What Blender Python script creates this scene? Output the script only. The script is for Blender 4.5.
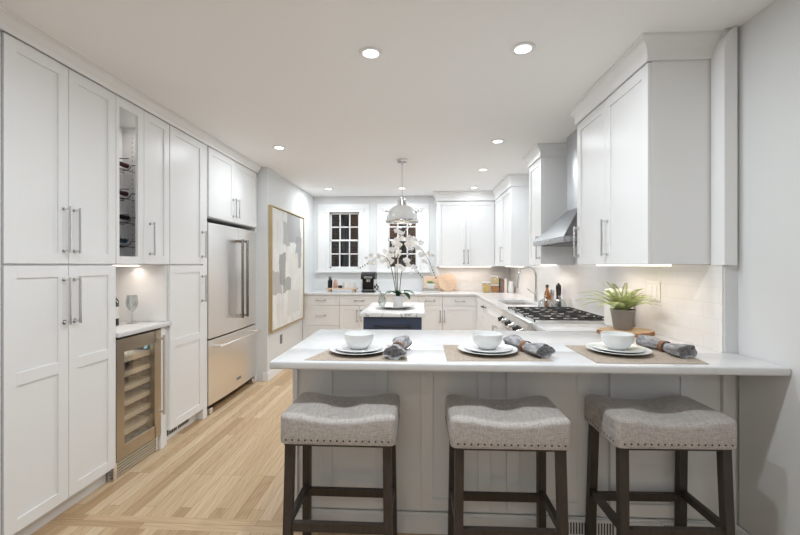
import bpy, bmesh, math, random
from mathutils import Matrix, Vector
for o in list(bpy.data.objects): bpy.data.objects.remove(o)
C = bpy.context.scene
COL = C.collection
R = math.radians
PI = math.pi
random.seed(7)

# ------------------------------------------------------------------ camera
FPX, VPX, HORY = 395.0, 420.0, 265.0
cd = bpy.data.cameras.new('camera'); cam = bpy.data.objects.new('camera', cd); COL.objects.link(cam)
cd.sensor_width = 36.0; cd.lens = FPX / 800 * 36.0
cd.shift_y = (HORY - 267.5) / 800.0
cd.clip_start = 0.02
cam.location = (0, 0, 1.33)
cam.rotation_euler = (R(90), 0, math.atan((VPX - 400) / FPX))
C.camera = cam

# ------------------------------------------------------------------ world, exposure
w = bpy.data.worlds.new('night'); C.world = w; w.use_nodes = True
w.node_tree.nodes['Background'].inputs[0].default_value = (0.10, 0.14, 0.22, 1)
w.node_tree.nodes['Background'].inputs[1].default_value = 0.12
C.view_settings.view_transform = 'Standard'; C.view_settings.look = 'None'
C.view_settings.exposure = -1.0; C.view_settings.gamma = 1.0; C.view_settings.use_curve_mapping = False

CAN_W = 15.0          # kitchen ceiling lights
NEAR_W = 15.0         # near-room ceiling lights; those behind the camera are added front fill
STRIP_W = 1.0
CAN_COL = (0.88, 0.95, 1.0)
WARM = (1.0, 0.86, 0.74)
CEIL = 2.45
def lamp_area(name, loc, power, size, rot=(0, 0, 0), col=CAN_COL, shape='DISK', sy=None, spread=180):
    l = bpy.data.lights.new(name, 'AREA'); l.energy = power; l.size = size; l.shape = shape
    if sy: l.size_y = sy
    l.color = col; l.spread = R(spread)
    o = bpy.data.objects.new(name, l); COL.objects.link(o); o.location = loc; o.rotation_euler = rot
    return o
KITCHEN_CANS = [(-.259, 2.076), (.532, 2.073), (-1.34, 3.70), (.70, 3.61), (.74, 4.675), (.78, 5.75), (-1.34, 5.75), (-.265, 5.75)]
NEAR_CANS = [(-.60, 1.2), (.18, 1.2), (-1.2, -.6), (0, -.6), (-1.2, -2.2), (.3, -2.2)]
CAN_SCALE = (1.05, .5, .8, .36, 1.0, .28, 1.15, 1.6)
PENDANT_W, GLOBE_R = 24.0, 19.0

# ------------------------------------------------------------------ helpers: colour, material
def lin(c):
    c = c / 255.0
    return c / 12.92 if c <= .04045 else ((c + .055) / 1.055) ** 2.4
def rgb(r, g, b): return (lin(r), lin(g), lin(b), 1)
MATS = {}
def mat(name, col, rough=.5, metal=0, spec=.5, bump=0, bscale=200, var=0, vscale=8, coat=0, stretch=None, trans=0, ior=1.45, emit=None, estr=0, sss=0):
    m = bpy.data.materials.new(name); m.use_nodes = True; nt = m.node_tree; b = nt.nodes['Principled BSDF']
    b.inputs['Base Color'].default_value = col; b.inputs['Roughness'].default_value = rough; b.inputs['Metallic'].default_value = metal
    b.inputs['Specular IOR Level'].default_value = spec; b.inputs['Coat Weight'].default_value = coat
    b.inputs['Transmission Weight'].default_value = trans; b.inputs['IOR'].default_value = ior
    if emit: b.inputs['Emission Color'].default_value = emit; b.inputs['Emission Strength'].default_value = estr
    if bump or var:
        tc = nt.nodes.new('ShaderNodeTexCoord'); mp = nt.nodes.new('ShaderNodeMapping')
        nt.links.new(tc.outputs['Object'], mp.inputs[0])
        if stretch: mp.inputs['Scale'].default_value = stretch
        if bump:
            n = nt.nodes.new('ShaderNodeTexNoise'); n.inputs['Scale'].default_value = bscale; n.inputs['Detail'].default_value = 3
            nt.links.new(mp.outputs[0], n.inputs['Vector'])
            bp = nt.nodes.new('ShaderNodeBump'); bp.inputs['Strength'].default_value = bump; bp.inputs['Distance'].default_value = .002
            nt.links.new(n.outputs[0], bp.inputs['Height']); nt.links.new(bp.outputs[0], b.inputs['Normal'])
        if var:
            n = nt.nodes.new('ShaderNodeTexNoise'); n.inputs['Scale'].default_value = vscale; n.inputs['Detail'].default_value = 5
            nt.links.new(mp.outputs[0], n.inputs['Vector'])
            mx = nt.nodes.new('ShaderNodeMixRGB'); mx.inputs[1].default_value = tuple(v * (1 - var) for v in col[:3]) + (1,)
            mx.inputs[2].default_value = tuple(min(1, v * (1 + var)) for v in col[:3]) + (1,)
            rp = nt.nodes.new('ShaderNodeMapRange'); rp.inputs[1].default_value = .3; rp.inputs[2].default_value = .7
            nt.links.new(n.outputs[0], rp.inputs[0]); nt.links.new(rp.outputs[0], mx.inputs[0]); nt.links.new(mx.outputs[0], b.inputs['Base Color'])
    MATS[name] = m
    return m
def nd(nt, t, **k):
    n = nt.nodes.new(t)
    for a, v in k.items(): setattr(n, a, v)
    return n

M = {}
M['cab'] = mat('white_cabinet_paint', rgb(239, 239, 239), .36, bump=.03, bscale=90)
M['wall'] = mat('pale_grey_wall_paint', rgb(223, 224, 224), .75, bump=.05, bscale=300)
M['ceil'] = mat('ceiling_paint', rgb(250, 250, 250), .85, bump=.04, bscale=250)
M['trim'] = mat('white_trim_paint', rgb(240, 240, 240), .35, bump=.02, bscale=60)
M['steel'] = mat('brushed_steel', rgb(236, 233, 230), .28, 1, bump=.06, bscale=60, stretch=(1, 1, .02))
M['steelh'] = mat('brushed_hood_steel', rgb(178, 180, 183), .24, 1, bump=.03, bscale=60, stretch=(1, .02, 1))
M['steeld'] = mat('dark_bronze_steel', rgb(190, 180, 164), .32, 1, bump=.06, bscale=60, stretch=(1, 1, .02))
M['chrome'] = mat('polished_nickel', rgb(214, 214, 214), .14, 1, bump=.01, bscale=20)
M['black'] = mat('black_plastic', rgb(26, 26, 28), .35, bump=.03, bscale=120)
M['iron'] = mat('cast_iron', rgb(44, 42, 41), .4, bump=.12, bscale=200)
M['dark'] = mat('dark_void', rgb(22, 20, 19), .8, bump=.03, bscale=100)
M['navy'] = mat('navy_paint', rgb(66, 74, 96), .4, bump=.03, bscale=90)
M['espresso'] = mat('espresso_wood', rgb(62, 55, 50), .42, bump=.10, bscale=40, var=.22, vscale=12, stretch=(6, 6, .6))
M['porcelain'] = mat('white_porcelain', rgb(236, 237, 236), .18, coat=.3, bump=.01, bscale=20)
M['cream'] = mat('cream_ceramic', rgb(240, 236, 230), .35, bump=.03, bscale=40)
M['potgrey'] = mat('grey_ceramic', rgb(138, 131, 124), .6, bump=.06, bscale=80)
M['leather'] = mat('tan_leather', rgb(132, 88, 58), .5, bump=.08, bscale=150)
M['wood'] = mat('light_maple', rgb(216, 188, 162), .5, bump=.05, bscale=60, var=.14, vscale=10, stretch=(1, 8, 8))
M['slice'] = mat('wood_slice', rgb(208, 174, 138), .6, var=.15, vscale=18, bump=.06, bscale=50)
M['bark'] = mat('bark', rgb(150, 108, 72), .85, bump=.5, bscale=70, var=.3, vscale=30)
M['gold'] = mat('pale_gold_frame', rgb(198, 176, 136), .4, .55, bump=.04, bscale=90)
M['led'] = mat('led_lens', rgb(255, 252, 248), .5, emit=(1, .98, .95, 1), estr=9, bump=.01)
M['strip'] = mat('warm_led_strip', rgb(255, 240, 225), .5, emit=(1, .9, .8, 1), estr=5, bump=.01)
M['plate'] = mat('white_plate_plastic', rgb(238, 235, 230), .35, bump=.01, bscale=30)
M['vent'] = mat('grey_register_slot', rgb(88, 83, 78), .6, bump=.02)
M['soil'] = mat('potting_moss', rgb(84, 78, 52), .95, bump=.6, bscale=120, var=.3, vscale=40)
M['petal'] = mat('white_petal', rgb(246, 243, 241), .5, bump=.04, bscale=60, var=.03, vscale=40)
M['leafd'] = mat('dark_orchid_leaf', rgb(52, 84, 58), .35, bump=.05, bscale=40, var=.2, vscale=14)
M['stem'] = mat('green_brown_stem', rgb(104, 98, 66), .6, bump=.1, bscale=60)
M['succ'] = mat('bright_succulent', rgb(104, 148, 60), .5, bump=.06, bscale=50, var=.25, vscale=30)
M['brick_red'] = mat('red_book_cloth', rgb(168, 104, 92), .7, bump=.06, bscale=200)
M['greybook'] = mat('grey_book_cloth', rgb(130, 130, 132), .7, bump=.06, bscale=200)
M['paper'] = mat('book_pages', rgb(238, 232, 222), .8, bump=.12, bscale=120, stretch=(1, 1, 12))
M['pasta'] = mat('dry_pasta', rgb(232, 200, 130), .6, bump=.7, bscale=70, var=.25, vscale=60)
M['nuts'] = mat('brown_nuts', rgb(196, 132, 76), .6, bump=.8, bscale=90, var=.4, vscale=70)
M['oats'] = mat('pale_grain', rgb(228, 206, 160), .7, bump=.6, bscale=120, var=.2, vscale=80)
M['pink'] = mat('blush_ceramic', rgb(208, 166, 146), .4, bump=.02)
M['amber'] = mat('amber_glass', rgb(176, 112, 46), .1, trans=.6, bump=.01)
M['bottle'] = mat('dark_green_bottle', rgb(24, 28, 22), .08, coat=.5, bump=.01)
M['foil_red'] = mat('burgundy_foil', rgb(78, 44, 46), .35, .4, bump=.02)
M['foil_black'] = mat('black_foil', rgb(34, 34, 36), .35, .4, bump=.02)
M['foil_blue'] = mat('blue_foil', rgb(58, 92, 112), .3, .5, bump=.02)
M['label'] = mat('paper_label', rgb(228, 222, 210), .7, bump=.02)
M['reveal'] = mat('dark_reveal', rgb(96, 94, 92), .7, bump=.02)
# thin clear glass that lets light through
def glassmat(name, tint, alpha, rough=.02):
    m = bpy.data.materials.new(name); m.use_nodes = True; nt = m.node_tree; nt.nodes.clear()
    out = nd(nt, 'ShaderNodeOutputMaterial'); mx = nd(nt, 'ShaderNodeMixShader'); tr = nd(nt, 'ShaderNodeBsdfTransparent'); gl = nd(nt, 'ShaderNodeBsdfGlossy')
    tr.inputs[0].default_value = tint; gl.inputs['Roughness'].default_value = rough
    lw = nd(nt, 'ShaderNodeLayerWeight'); lw.inputs[0].default_value = alpha
    mr = nd(nt, 'ShaderNodeMapRange'); mr.inputs[3].default_value = .04; mr.inputs[4].default_value = .75
    nt.links.new(lw.outputs['Facing'], mr.inputs[0]); nt.links.new(mr.outputs[0], mx.inputs[0])
    nt.links.new(tr.outputs[0], mx.inputs[1]); nt.links.new(gl.outputs[0], mx.inputs[2]); nt.links.new(mx.outputs[0], out.inputs[0])
    return m
M['glass'] = glassmat('clear_glass', (.90, .92, .92, 1), .5)
M['pane'] = glassmat('window_glass', (.85, .88, .9, 1), .2)
M['fridgeglass'] = glassmat('smoked_glass', (.93, .91, .88, 1), .2)

def m_floor(name, along_x=False):
    m = bpy.data.materials.new(name); m.use_nodes = True; nt = m.node_tree; b = nt.nodes['Principled BSDF']; L = nt.links.new
    tc = nd(nt, 'ShaderNodeTexCoord'); sp = nd(nt, 'ShaderNodeSeparateXYZ'); cb = nd(nt, 'ShaderNodeCombineXYZ')
    L(tc.outputs['Object'], sp.inputs[0])
    L(sp.outputs['X' if along_x else 'Y'], cb.inputs[0]); L(sp.outputs['Y' if along_x else 'X'], cb.inputs[1])
    br = nd(nt, 'ShaderNodeTexBrick'); br.offset = .37; br.offset_frequency = 3; br.squash = 1
    br.inputs['Color1'].default_value = (0, 0, 0, 1); br.inputs['Color2'].default_value = (1, 1, 1, 1); br.inputs['Mortar'].default_value = (.5, .5, .5, 1)
    br.inputs['Scale'].default_value = 1; br.inputs['Mortar Size'].default_value = .0011; br.inputs['Mortar Smooth'].default_value = .3
    br.inputs['Brick Width'].default_value = .92; br.inputs['Row Height'].default_value = .5 if along_x else .068
    L(cb.outputs[0], br.inputs['Vector'])
    # grain: stretched noise, shifted per plank
    mp = nd(nt, 'ShaderNodeMapping'); mp.inputs['Scale'].default_value = (1.5, 60, 1); L(cb.outputs[0], mp.inputs[0])
    ad = nd(nt, 'ShaderNodeVectorMath'); ad.operation = 'ADD'; L(mp.outputs[0], ad.inputs[0])
    sc = nd(nt, 'ShaderNodeVectorMath'); sc.operation = 'SCALE'; sc.inputs['Scale'].default_value = 37; L(br.outputs['Color'], sc.inputs[0]); L(sc.outputs[0], ad.inputs[1])
    n = nd(nt, 'ShaderNodeTexNoise'); n.inputs['Scale'].default_value = 1.6; n.inputs['Detail'].default_value = 7; n.inputs['Roughness'].default_value = .62; n.inputs['Distortion'].default_value = .35
    L(ad.outputs[0], n.inputs['Vector'])
    mp2 = nd(nt, 'ShaderNodeMapping'); mp2.inputs['Scale'].default_value = (1.2, 9, 1); L(cb.outputs[0], mp2.inputs[0])
    ad2 = nd(nt, 'ShaderNodeVectorMath'); ad2.operation = 'ADD'; L(mp2.outputs[0], ad2.inputs[0]); L(sc.outputs[0], ad2.inputs[1])
    wv = nd(nt, 'ShaderNodeTexWave'); wv.wave_type = 'RINGS'; wv.rings_direction = 'Z'; wv.inputs['Scale'].default_value = 1.9; wv.inputs['Distortion'].default_value = 5; wv.inputs['Detail'].default_value = 3; wv.inputs['Detail Scale'].default_value = 1.3
    L(ad2.outputs[0], wv.inputs['Vector'])
    r1 = nd(nt, 'ShaderNodeValToRGB'); e = r1.color_ramp.elements
    e[0].position = .0; e[0].color = rgb(190, 158, 122); e[1].position = 1; e[1].color = rgb(226, 203, 172)
    q = e.new(.5); q.color = rgb(212, 184, 148)
    L(br.outputs['Color'], r1.inputs[0])
    r2 = nd(nt, 'ShaderNodeValToRGB'); e = r2.color_ramp.elements; e[0].position = .3; e[0].color = (.76, .70, .62, 1); e[1].position = .62; e[1].color = (1, 1, 1, 1)
    L(n.outputs[0], r2.inputs[0])
    r3 = nd(nt, 'ShaderNodeValToRGB'); e = r3.color_ramp.elements; e[0].position = .0; e[0].color = (.82, .77, .70, 1); e[1].position = .45; e[1].color = (1, 1, 1, 1)
    L(wv.outputs['Color'], r3.inputs[0])
    m1 = nd(nt, 'ShaderNodeMixRGB', blend_type='MULTIPLY'); m1.inputs[0].default_value = .85; L(r1.outputs[0], m1.inputs[1]); L(r2.outputs[0], m1.inputs[2])
    m2 = nd(nt, 'ShaderNodeMixRGB', blend_type='MULTIPLY'); m2.inputs[0].default_value = .38; L(m1.outputs[0], m2.inputs[1]); L(r3.outputs[0], m2.inputs[2])
    m3 = nd(nt, 'ShaderNodeMixRGB'); m3.inputs[2].default_value = rgb(134, 104, 72); L(br.outputs['Fac'], m3.inputs[0]); L(m2.outputs[0], m3.inputs[1])
    L(m3.outputs[0], b.inputs['Base Color']); b.inputs['Roughness'].default_value = .42
    bp = nd(nt, 'ShaderNodeBump'); bp.inputs['Strength'].default_value = .12; bp.inputs['Distance'].default_value = .002; L(n.outputs[0], bp.inputs['Height']); L(bp.outputs[0], b.inputs['Normal'])
    return m
M['floor'] = m_floor('oak_strip_floor'); M['floorx'] = m_floor('oak_threshold_board', True)

def m_fabric():
    m = bpy.data.materials.new('woven_greige_linen'); m.use_nodes = True; nt = m.node_tree; b = nt.nodes['Principled BSDF']; L = nt.links.new
    tc = nd(nt, 'ShaderNodeTexCoord')
    ns = []
    for s in ((30, 420, 300), (420, 30, 60)):
        mp = nd(nt, 'ShaderNodeMapping'); mp.inputs['Scale'].default_value = s; L(tc.outputs['Object'], mp.inputs[0])
        n = nd(nt, 'ShaderNodeTexNoise'); n.inputs['Scale'].default_value = 1; n.inputs['Detail'].default_value = 2; L(mp.outputs[0], n.inputs['Vector']); ns.append(n)
    a = nd(nt, 'ShaderNodeMath'); a.operation = 'ADD'; L(ns[0].outputs[0], a.inputs[0]); L(ns[1].outputs[0], a.inputs[1])
    h = nd(nt, 'ShaderNodeMath'); h.operation = 'MULTIPLY'; h.inputs[1].default_value = .5; L(a.outputs[0], h.inputs[0])
    r = nd(nt, 'ShaderNodeValToRGB'); e = r.color_ramp.elements; e[0].position = .32; e[0].color = rgb(150, 141, 135); e[1].position = .68; e[1].color = rgb(208, 202, 198)
    L(h.outputs[0], r.inputs[0]); L(r.outputs[0], b.inputs['Base Color']); b.inputs['Roughness'].default_value = .9
    b.inputs['Sheen Weight'].default_value = .25
    bp = nd(nt, 'ShaderNodeBump'); bp.inputs['Strength'].default_value = .35; bp.inputs['Distance'].default_value = .001; L(h.outputs[0], bp.inputs['Height']); L(bp.outputs[0], b.inputs['Normal'])
    return m
M['fabric'] = m_fabric()
def m_weave(name, c1, c2, s):
    m = bpy.data.materials.new(name); m.use_nodes = True; nt = m.node_tree; b = nt.nodes['Principled BSDF']; L = nt.links.new
    tc = nd(nt, 'ShaderNodeTexCoord'); mp = nd(nt, 'ShaderNodeMapping'); mp.inputs['Scale'].default_value = (s, s * .2, s); L(tc.outputs['Object'], mp.inputs[0])
    n = nd(nt, 'ShaderNodeTexNoise'); n.inputs['Scale'].default_value = 1; n.inputs['Detail'].default_value = 3; L(mp.outputs[0], n.inputs['Vector'])
    r = nd(nt, 'ShaderNodeValToRGB'); e = r.color_ramp.elements; e[0].position = .35; e[0].color = c1; e[1].position = .65; e[1].color = c2
    L(n.outputs[0], r.inputs[0]); L(r.outputs[0], b.inputs['Base Color']); b.inputs['Roughness'].default_value = .9
    bp = nd(nt, 'ShaderNodeBump'); bp.inputs['Strength'].default_value = .3; bp.inputs['Distance'].default_value = .001; L(n.outputs[0], bp.inputs['Height']); L(bp.outputs[0], b.inputs['Normal'])
    return m
M['mat'] = m_weave('tan_linen_placemat', rgb(164, 149, 134), rgb(188, 174, 160), 260)
M['napkin'] = m_weave('grey_napkin_cloth', rgb(118, 116, 118), rgb(176, 175, 178), 90)
def m_stone(name, base, vein, scale, lo, hi, rough):
    m = bpy.data.materials.new(name); m.use_nodes = True; nt = m.node_tree; b = nt.nodes['Principled BSDF']; L = nt.links.new
    tc = nd(nt, 'ShaderNodeTexCoord'); n = nd(nt, 'ShaderNodeTexNoise'); n.inputs['Scale'].default_value = scale; n.inputs['Detail'].default_value = 6; n.inputs['Distortion'].default_value = 1.4
    L(tc.outputs['Object'], n.inputs['Vector'])
    s = nd(nt, 'ShaderNodeMath'); s.operation = 'SUBTRACT'; s.inputs[1].default_value = .5; L(n.outputs[0], s.inputs[0])
    a = nd(nt, 'ShaderNodeMath'); a.operation = 'ABSOLUTE'; L(s.outputs[0], a.inputs[0])
    r = nd(nt, 'ShaderNodeValToRGB'); e = r.color_ramp.elements; e[0].position = lo; e[0].color = vein; e[1].position = hi; e[1].color = base
    L(a.outputs[0], r.inputs[0]); L(r.outputs[0], b.inputs['Base Color']); b.inputs['Roughness'].default_value = rough
    return m
M['quartz'] = m_stone('white_quartz', rgb(224, 224, 225), rgb(220, 220, 221), 2.2, .0, .06, .22)
M['marble'] = m_stone('veined_marble', rgb(238, 237, 236), rgb(170, 168, 170), 2.6, .0, .022, .2)
def m_tile(name):
    m = bpy.data.materials.new(name); m.use_nodes = True; nt = m.node_tree; b = nt.nodes['Principled BSDF']; L = nt.links.new
    tc = nd(nt, 'ShaderNodeTexCoord'); sp = nd(nt, 'ShaderNodeSeparateXYZ'); cb = nd(nt, 'ShaderNodeCombineXYZ'); ad = nd(nt, 'ShaderNodeMath'); ad.operation = 'ADD'
    L(tc.outputs['Object'], sp.inputs[0]); L(sp.outputs['X'], ad.inputs[0]); L(sp.outputs['Y'], ad.inputs[1]); L(ad.outputs[0], cb.inputs[0]); L(sp.outputs['Z'], cb.inputs[1])
    br = nd(nt, 'ShaderNodeTexBrick'); br.inputs['Scale'].default_value = 1; br.inputs['Brick Width'].default_value = .2; br.inputs['Row Height'].default_value = .0762
    br.inputs['Mortar Size'].default_value = .0016; br.inputs['Mortar Smooth'].default_value = .4
    br.inputs['Color1'].default_value = rgb(240, 237, 234); br.inputs['Color2'].default_value = rgb(236, 233, 230); br.inputs['Mortar'].default_value = rgb(228, 225, 221)
    L(cb.outputs[0], br.inputs['Vector']); L(br.outputs['Color'], b.inputs['Base Color']); b.inputs['Roughness'].default_value = .16
    iv = nd(nt, 'ShaderNodeMath'); iv.operation = 'SUBTRACT'; iv.inputs[0].default_value = 1; L(br.outputs['Fac'], iv.inputs[1])
    bp = nd(nt, 'ShaderNodeBump'); bp.inputs['Strength'].default_value = .15; bp.inputs['Distance'].default_value = .001; L(iv.outputs[0], bp.inputs['Height']); L(bp.outputs[0], b.inputs['Normal'])
    return m
M['tile'] = m_tile('glossy_white_subway_tile')
def m_leaf():
    m = bpy.data.materials.new('fern_leaf'); m.use_nodes = True; nt = m.node_tree; b = nt.nodes['Principled BSDF']; L = nt.links.new
    tc = nd(nt, 'ShaderNodeTexCoord'); n = nd(nt, 'ShaderNodeTexNoise'); n.inputs['Scale'].default_value = 28; L(tc.outputs['Object'], n.inputs['Vector'])
    r = nd(nt, 'ShaderNodeValToRGB'); e = r.color_ramp.elements; e[0].position = .3; e[0].color = rgb(128, 142, 84); e[1].position = .7; e[1].color = rgb(196, 204, 138)
    L(n.outputs[0], r.inputs[0]); L(r.outputs[0], b.inputs['Base Color']); b.inputs['Roughness'].default_value = .5
    return m
M['fern'] = m_leaf()
def m_brickwall():
    m = bpy.data.materials.new('night_brick'); m.use_nodes = True; nt = m.node_tree; b = nt.nodes['Principled BSDF']; L = nt.links.new
    tc = nd(nt, 'ShaderNodeTexCoord'); sp = nd(nt, 'ShaderNodeSeparateXYZ'); cb = nd(nt, 'ShaderNodeCombineXYZ')
    L(tc.outputs['Object'], sp.inputs[0]); L(sp.outputs['X'], cb.inputs[0]); L(sp.outputs['Z'], cb.inputs[1])
    br = nd(nt, 'ShaderNodeTexBrick'); br.inputs['Scale'].default_value = 1; br.inputs['Brick Width'].default_value = .21; br.inputs['Row Height'].default_value = .07; br.inputs['Mortar Size'].default_value = .006
    br.inputs['Color1'].default_value = rgb(96, 66, 52); br.inputs['Color2'].default_value = rgb(70, 52, 46); br.inputs['Mortar'].default_value = rgb(110, 100, 92)
    L(cb.outputs[0], br.inputs['Vector']); L(br.outputs['Color'], b.inputs['Base Color']); b.inputs['Roughness'].default_value = .9
    return m
M['nbrick'] = m_brickwall()
def m_art():
    m = bpy.data.materials.new('abstract_paint'); m.use_nodes = True; nt = m.node_tree; b = nt.nodes['Principled BSDF']; L = nt.links.new
    tc = nd(nt, 'ShaderNodeTexCoord'); sp = nd(nt, 'ShaderNodeSeparateXYZ'); 
    n = nd(nt, 'ShaderNodeTexNoise'); n.inputs['Scale'].default_value = 5; n.inputs['Detail'].default_value = 6
    L(tc.outputs['Generated'], n.inputs['Vector'])
    sb = nd(nt, 'ShaderNodeVectorMath'); sb.operation = 'SUBTRACT'; sb.inputs[1].default_value = (.5, .5, .5); L(n.outputs['Color'], sb.inputs[0])
    sc = nd(nt, 'ShaderNodeVectorMath'); sc.operation = 'SCALE'; sc.inputs['Scale'].default_value = .16; L(sb.outputs[0], sc.inputs[0])
    ad = nd(nt, 'ShaderNodeVectorMath'); ad.operation = 'ADD'; L(tc.outputs['Generated'], ad.inputs[0]); L(sc.outputs[0], ad.inputs[1]); L(ad.outputs[0], sp.inputs[0])
    def mm(op, a, b_):
        k = nd(nt, 'ShaderNodeMath'); k.operation = op
        for i, v in enumerate((a, b_)):
            if isinstance(v, (int, float)): k.inputs[i].default_value = v
            else: L(v, k.inputs[i])
        return k.outputs[0]
    U, V = sp.outputs['Y'], sp.outputs['Z']
    def boxm(u0, u1, v0, v1):
        return mm('MULTIPLY', mm('MULTIPLY', mm('GREATER_THAN', U, u0), mm('LESS_THAN', U, u1)), mm('MULTIPLY', mm('GREATER_THAN', V, v0), mm('LESS_THAN', V, v1)))
    n2 = nd(nt, 'ShaderNodeTexNoise'); n2.inputs['Scale'].default_value = 3; n2.inputs['Detail'].default_value = 8; n2.inputs['Roughness'].default_value = .7
    mp = nd(nt, 'ShaderNodeMapping'); mp.inputs['Scale'].default_value = (1, 3, 1.2); L(tc.outputs['Generated'], mp.inputs[0]); L(mp.outputs[0], n2.inputs['Vector'])
    r0 = nd(nt, 'ShaderNodeValToRGB'); e = r0.color_ramp.elements; e[0].position = .3; e[0].color = rgb(205, 203, 198); e[1].position = .6; e[1].color = rgb(232, 231, 228)
    L(n2.outputs[0], r0.inputs[0]); cur = r0.outputs[0]
    for (bx, c) in (((.42, .88, .74, 1.2), (162, 161, 162)), ((.72, .92, .52, .80), (158, 157, 158)), ((.30, .50, .70, .92), (176, 175, 174)), ((.0, .26, .28, .47), (176, 170, 168)), ((.2, .36, .36, .62), (150, 149, 148)), ((.30, .56, .30, .42), (158, 157, 156)), ((.45, .85, .08, .3), (214, 212, 208)), ((.5, .78, .45, .66), (222, 218, 210))):
        mx = nd(nt, 'ShaderNodeMixRGB'); L(mm('MULTIPLY', boxm(*bx), .85), mx.inputs[0]); L(cur, mx.inputs[1]); mx.inputs[2].default_value = rgb(*c); cur = mx.outputs[0]
    L(cur, b.inputs['Base Color']); b.inputs['Roughness'].default_value = .75
    return m
M['art'] = m_art()

# ------------------------------------------------------------------ helpers: mesh
class MB:
    def __init__(s): s.bm = bmesh.new(); s.M = Matrix(); s.mi = 0
    def _fin(s, vs):
        if s.M != Matrix(): bmesh.ops.transform(s.bm, matrix=s.M, verts=vs)
    def box(s, x0, x1, y0, y1, z0, z1, bev=0, seg=1):
        r = bmesh.ops.create_cube(s.bm, size=1); vs = r['verts']
        for v in vs:
            v.co.x = x0 + (v.co.x + .5) * (x1 - x0); v.co.y = y0 + (v.co.y + .5) * (y1 - y0); v.co.z = z0 + (v.co.z + .5) * (z1 - z0)
        s._fin(vs)
        if s.mi:
            for f in {f for v in vs for f in v.link_faces}: f.material_index = s.mi
        if bev:
            es = list({e for v in vs for e in v.link_edges})
            bmesh.ops.bevel(s.bm, geom=es, offset=bev, segments=seg, affect='EDGES', profile=.5)
        return s
    def rings(s, rings, cap0=True, cap1=True, closed=False):
        rows = [[s.bm.verts.new(s.M @ Vector(p)) for p in r] for r in rings]
        n = len(rows[0]); k = len(rows)
        for i in range(k if closed else k - 1):
            a, b = rows[i], rows[(i + 1) % k]
            for j in range(n):
                try: s.bm.faces.new((a[j], a[(j + 1) % n], b[(j + 1) % n], b[j]))
                except ValueError: pass
        if not closed:
            if cap0: s.bm.faces.new(list(reversed(rows[0])))
            if cap1: s.bm.faces.new(rows[-1])
        return s
    def lathe(s, prof, n=28, c=(0, 0, 0), cap0=True, cap1=True):
        return s.rings([[(c[0] + r * math.cos(2 * PI * j / n), c[1] + r * math.sin(2 * PI * j / n), c[2] + z) for j in range(n)] for r, z in prof], cap0, cap1)
    def tube(s, pts, r, n=10, r1=None):
        pts = [Vector(p) for p in pts]; k = len(pts); rr = []
        up = None
        for i, p in enumerate(pts):
            t = (pts[min(i + 1, k - 1)] - pts[max(i - 1, 0)]).normalized()
            if up is None:
                up = Vector((0, 0, 1)) if abs(t.z) < .9 else Vector((1, 0, 0))
            a = t.cross(up).normalized(); up = a.cross(t).normalized()
            rad = r if r1 is None else r + (r1 - r) * i / (k - 1)
            rr.append([p + (a * math.cos(2 * PI * j / n) + up * math.sin(2 * PI * j / n)) * rad for j in range(n)])
        return s.rings(rr)
    def prism(s, poly, axis, a, b):
        def q(p, t): return {'x': (t, p[0], p[1]), 'y': (p[0], t, p[1]), 'z': (p[0], p[1], t)}[axis]
        return s.rings([[q(p, a) for p in poly], [q(p, b) for p in poly]])
    def bar(s, p, q, wa, wb, up=(0, 0, 1)):        # square bar between points
        p, q = Vector(p), Vector(q); t = (q - p).normalized(); u = Vector(up)
        a = t.cross(u).normalized(); b = a.cross(t).normalized()
        rr = [[c + a * (sx * wa / 2) + b * (sy * wb / 2) for sx, sy in ((-1, -1), (1, -1), (1, 1), (-1, 1))] for c in (p, q)]
        return s.rings(rr)
def tag(o, label=None, cat=None, group=None, kind=None):
    if label: o['label'] = label
    if cat: o['category'] = cat
    if group: o['group'] = group
    if kind: o['kind'] = kind
    return o
def wloc(o):
    v = Vector((0, 0, 0))
    while o: v = v + o.location; o = o.parent
    return v
def obj(name, mb, m, parent=None, smooth=35, local=False, sub=0):
    """one mesh object; authored in world coordinates unless local, origin at its own base"""
    bm = mb.bm; bmesh.ops.recalc_face_normals(bm, faces=bm.faces)
    me = bpy.data.meshes.new(name)
    xs = [v.co for v in bm.verts]; mn = Vector((min(p.x for p in xs), min(p.y for p in xs), min(p.z for p in xs))); mx = Vector((max(p.x for p in xs), max(p.y for p in xs), max(p.z for p in xs)))
    org = Vector(((mn.x + mx.x) / 2, (mn.y + mx.y) / 2, mn.z))
    if local and parent is None: org = Vector((0, 0, 0))
    bmesh.ops.translate(bm, verts=bm.verts, vec=-org)
    bm.to_mesh(me); bm.free()
    if smooth:
        me.shade_smooth(); me.set_sharp_from_angle(angle=R(smooth))
    for mm in (m if isinstance(m, (list, tuple)) else [m]): me.materials.append(mm)
    o = bpy.data.objects.new(name, me); COL.objects.link(o)
    if parent: o.parent = parent; o.location = org if local else org - wloc(parent)
    else: o.location = org
    if sub:
        md = o.modifiers.new('subdivision', 'SUBSURF'); md.levels = sub; md.render_levels = sub
    return o
def thing(name, label, cat, loc=(0, 0, 0), rz=0, group=None):
    o = bpy.data.objects.new(name, None); COL.objects.link(o); o.location = loc; o.rotation_euler = (0, 0, rz); o.empty_display_size = .1
    return tag(o, label, cat, group)
def dup(root, loc, rz, label, group=None):
    r = root.copy(); COL.objects.link(r); r.location = loc; r.rotation_euler = (0, 0, rz); r['label'] = label
    if group: r['group'] = group
    for ch in list(root.children):
        c = ch.copy(); COL.objects.link(c); c.parent = r
        for g in list(ch.children):
            d = g.copy(); COL.objects.link(d); d.parent = c
    return r
def struct(name, mb, m, smooth=35):
    return tag(obj(name, mb, m, smooth=smooth), kind='structure')

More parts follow.
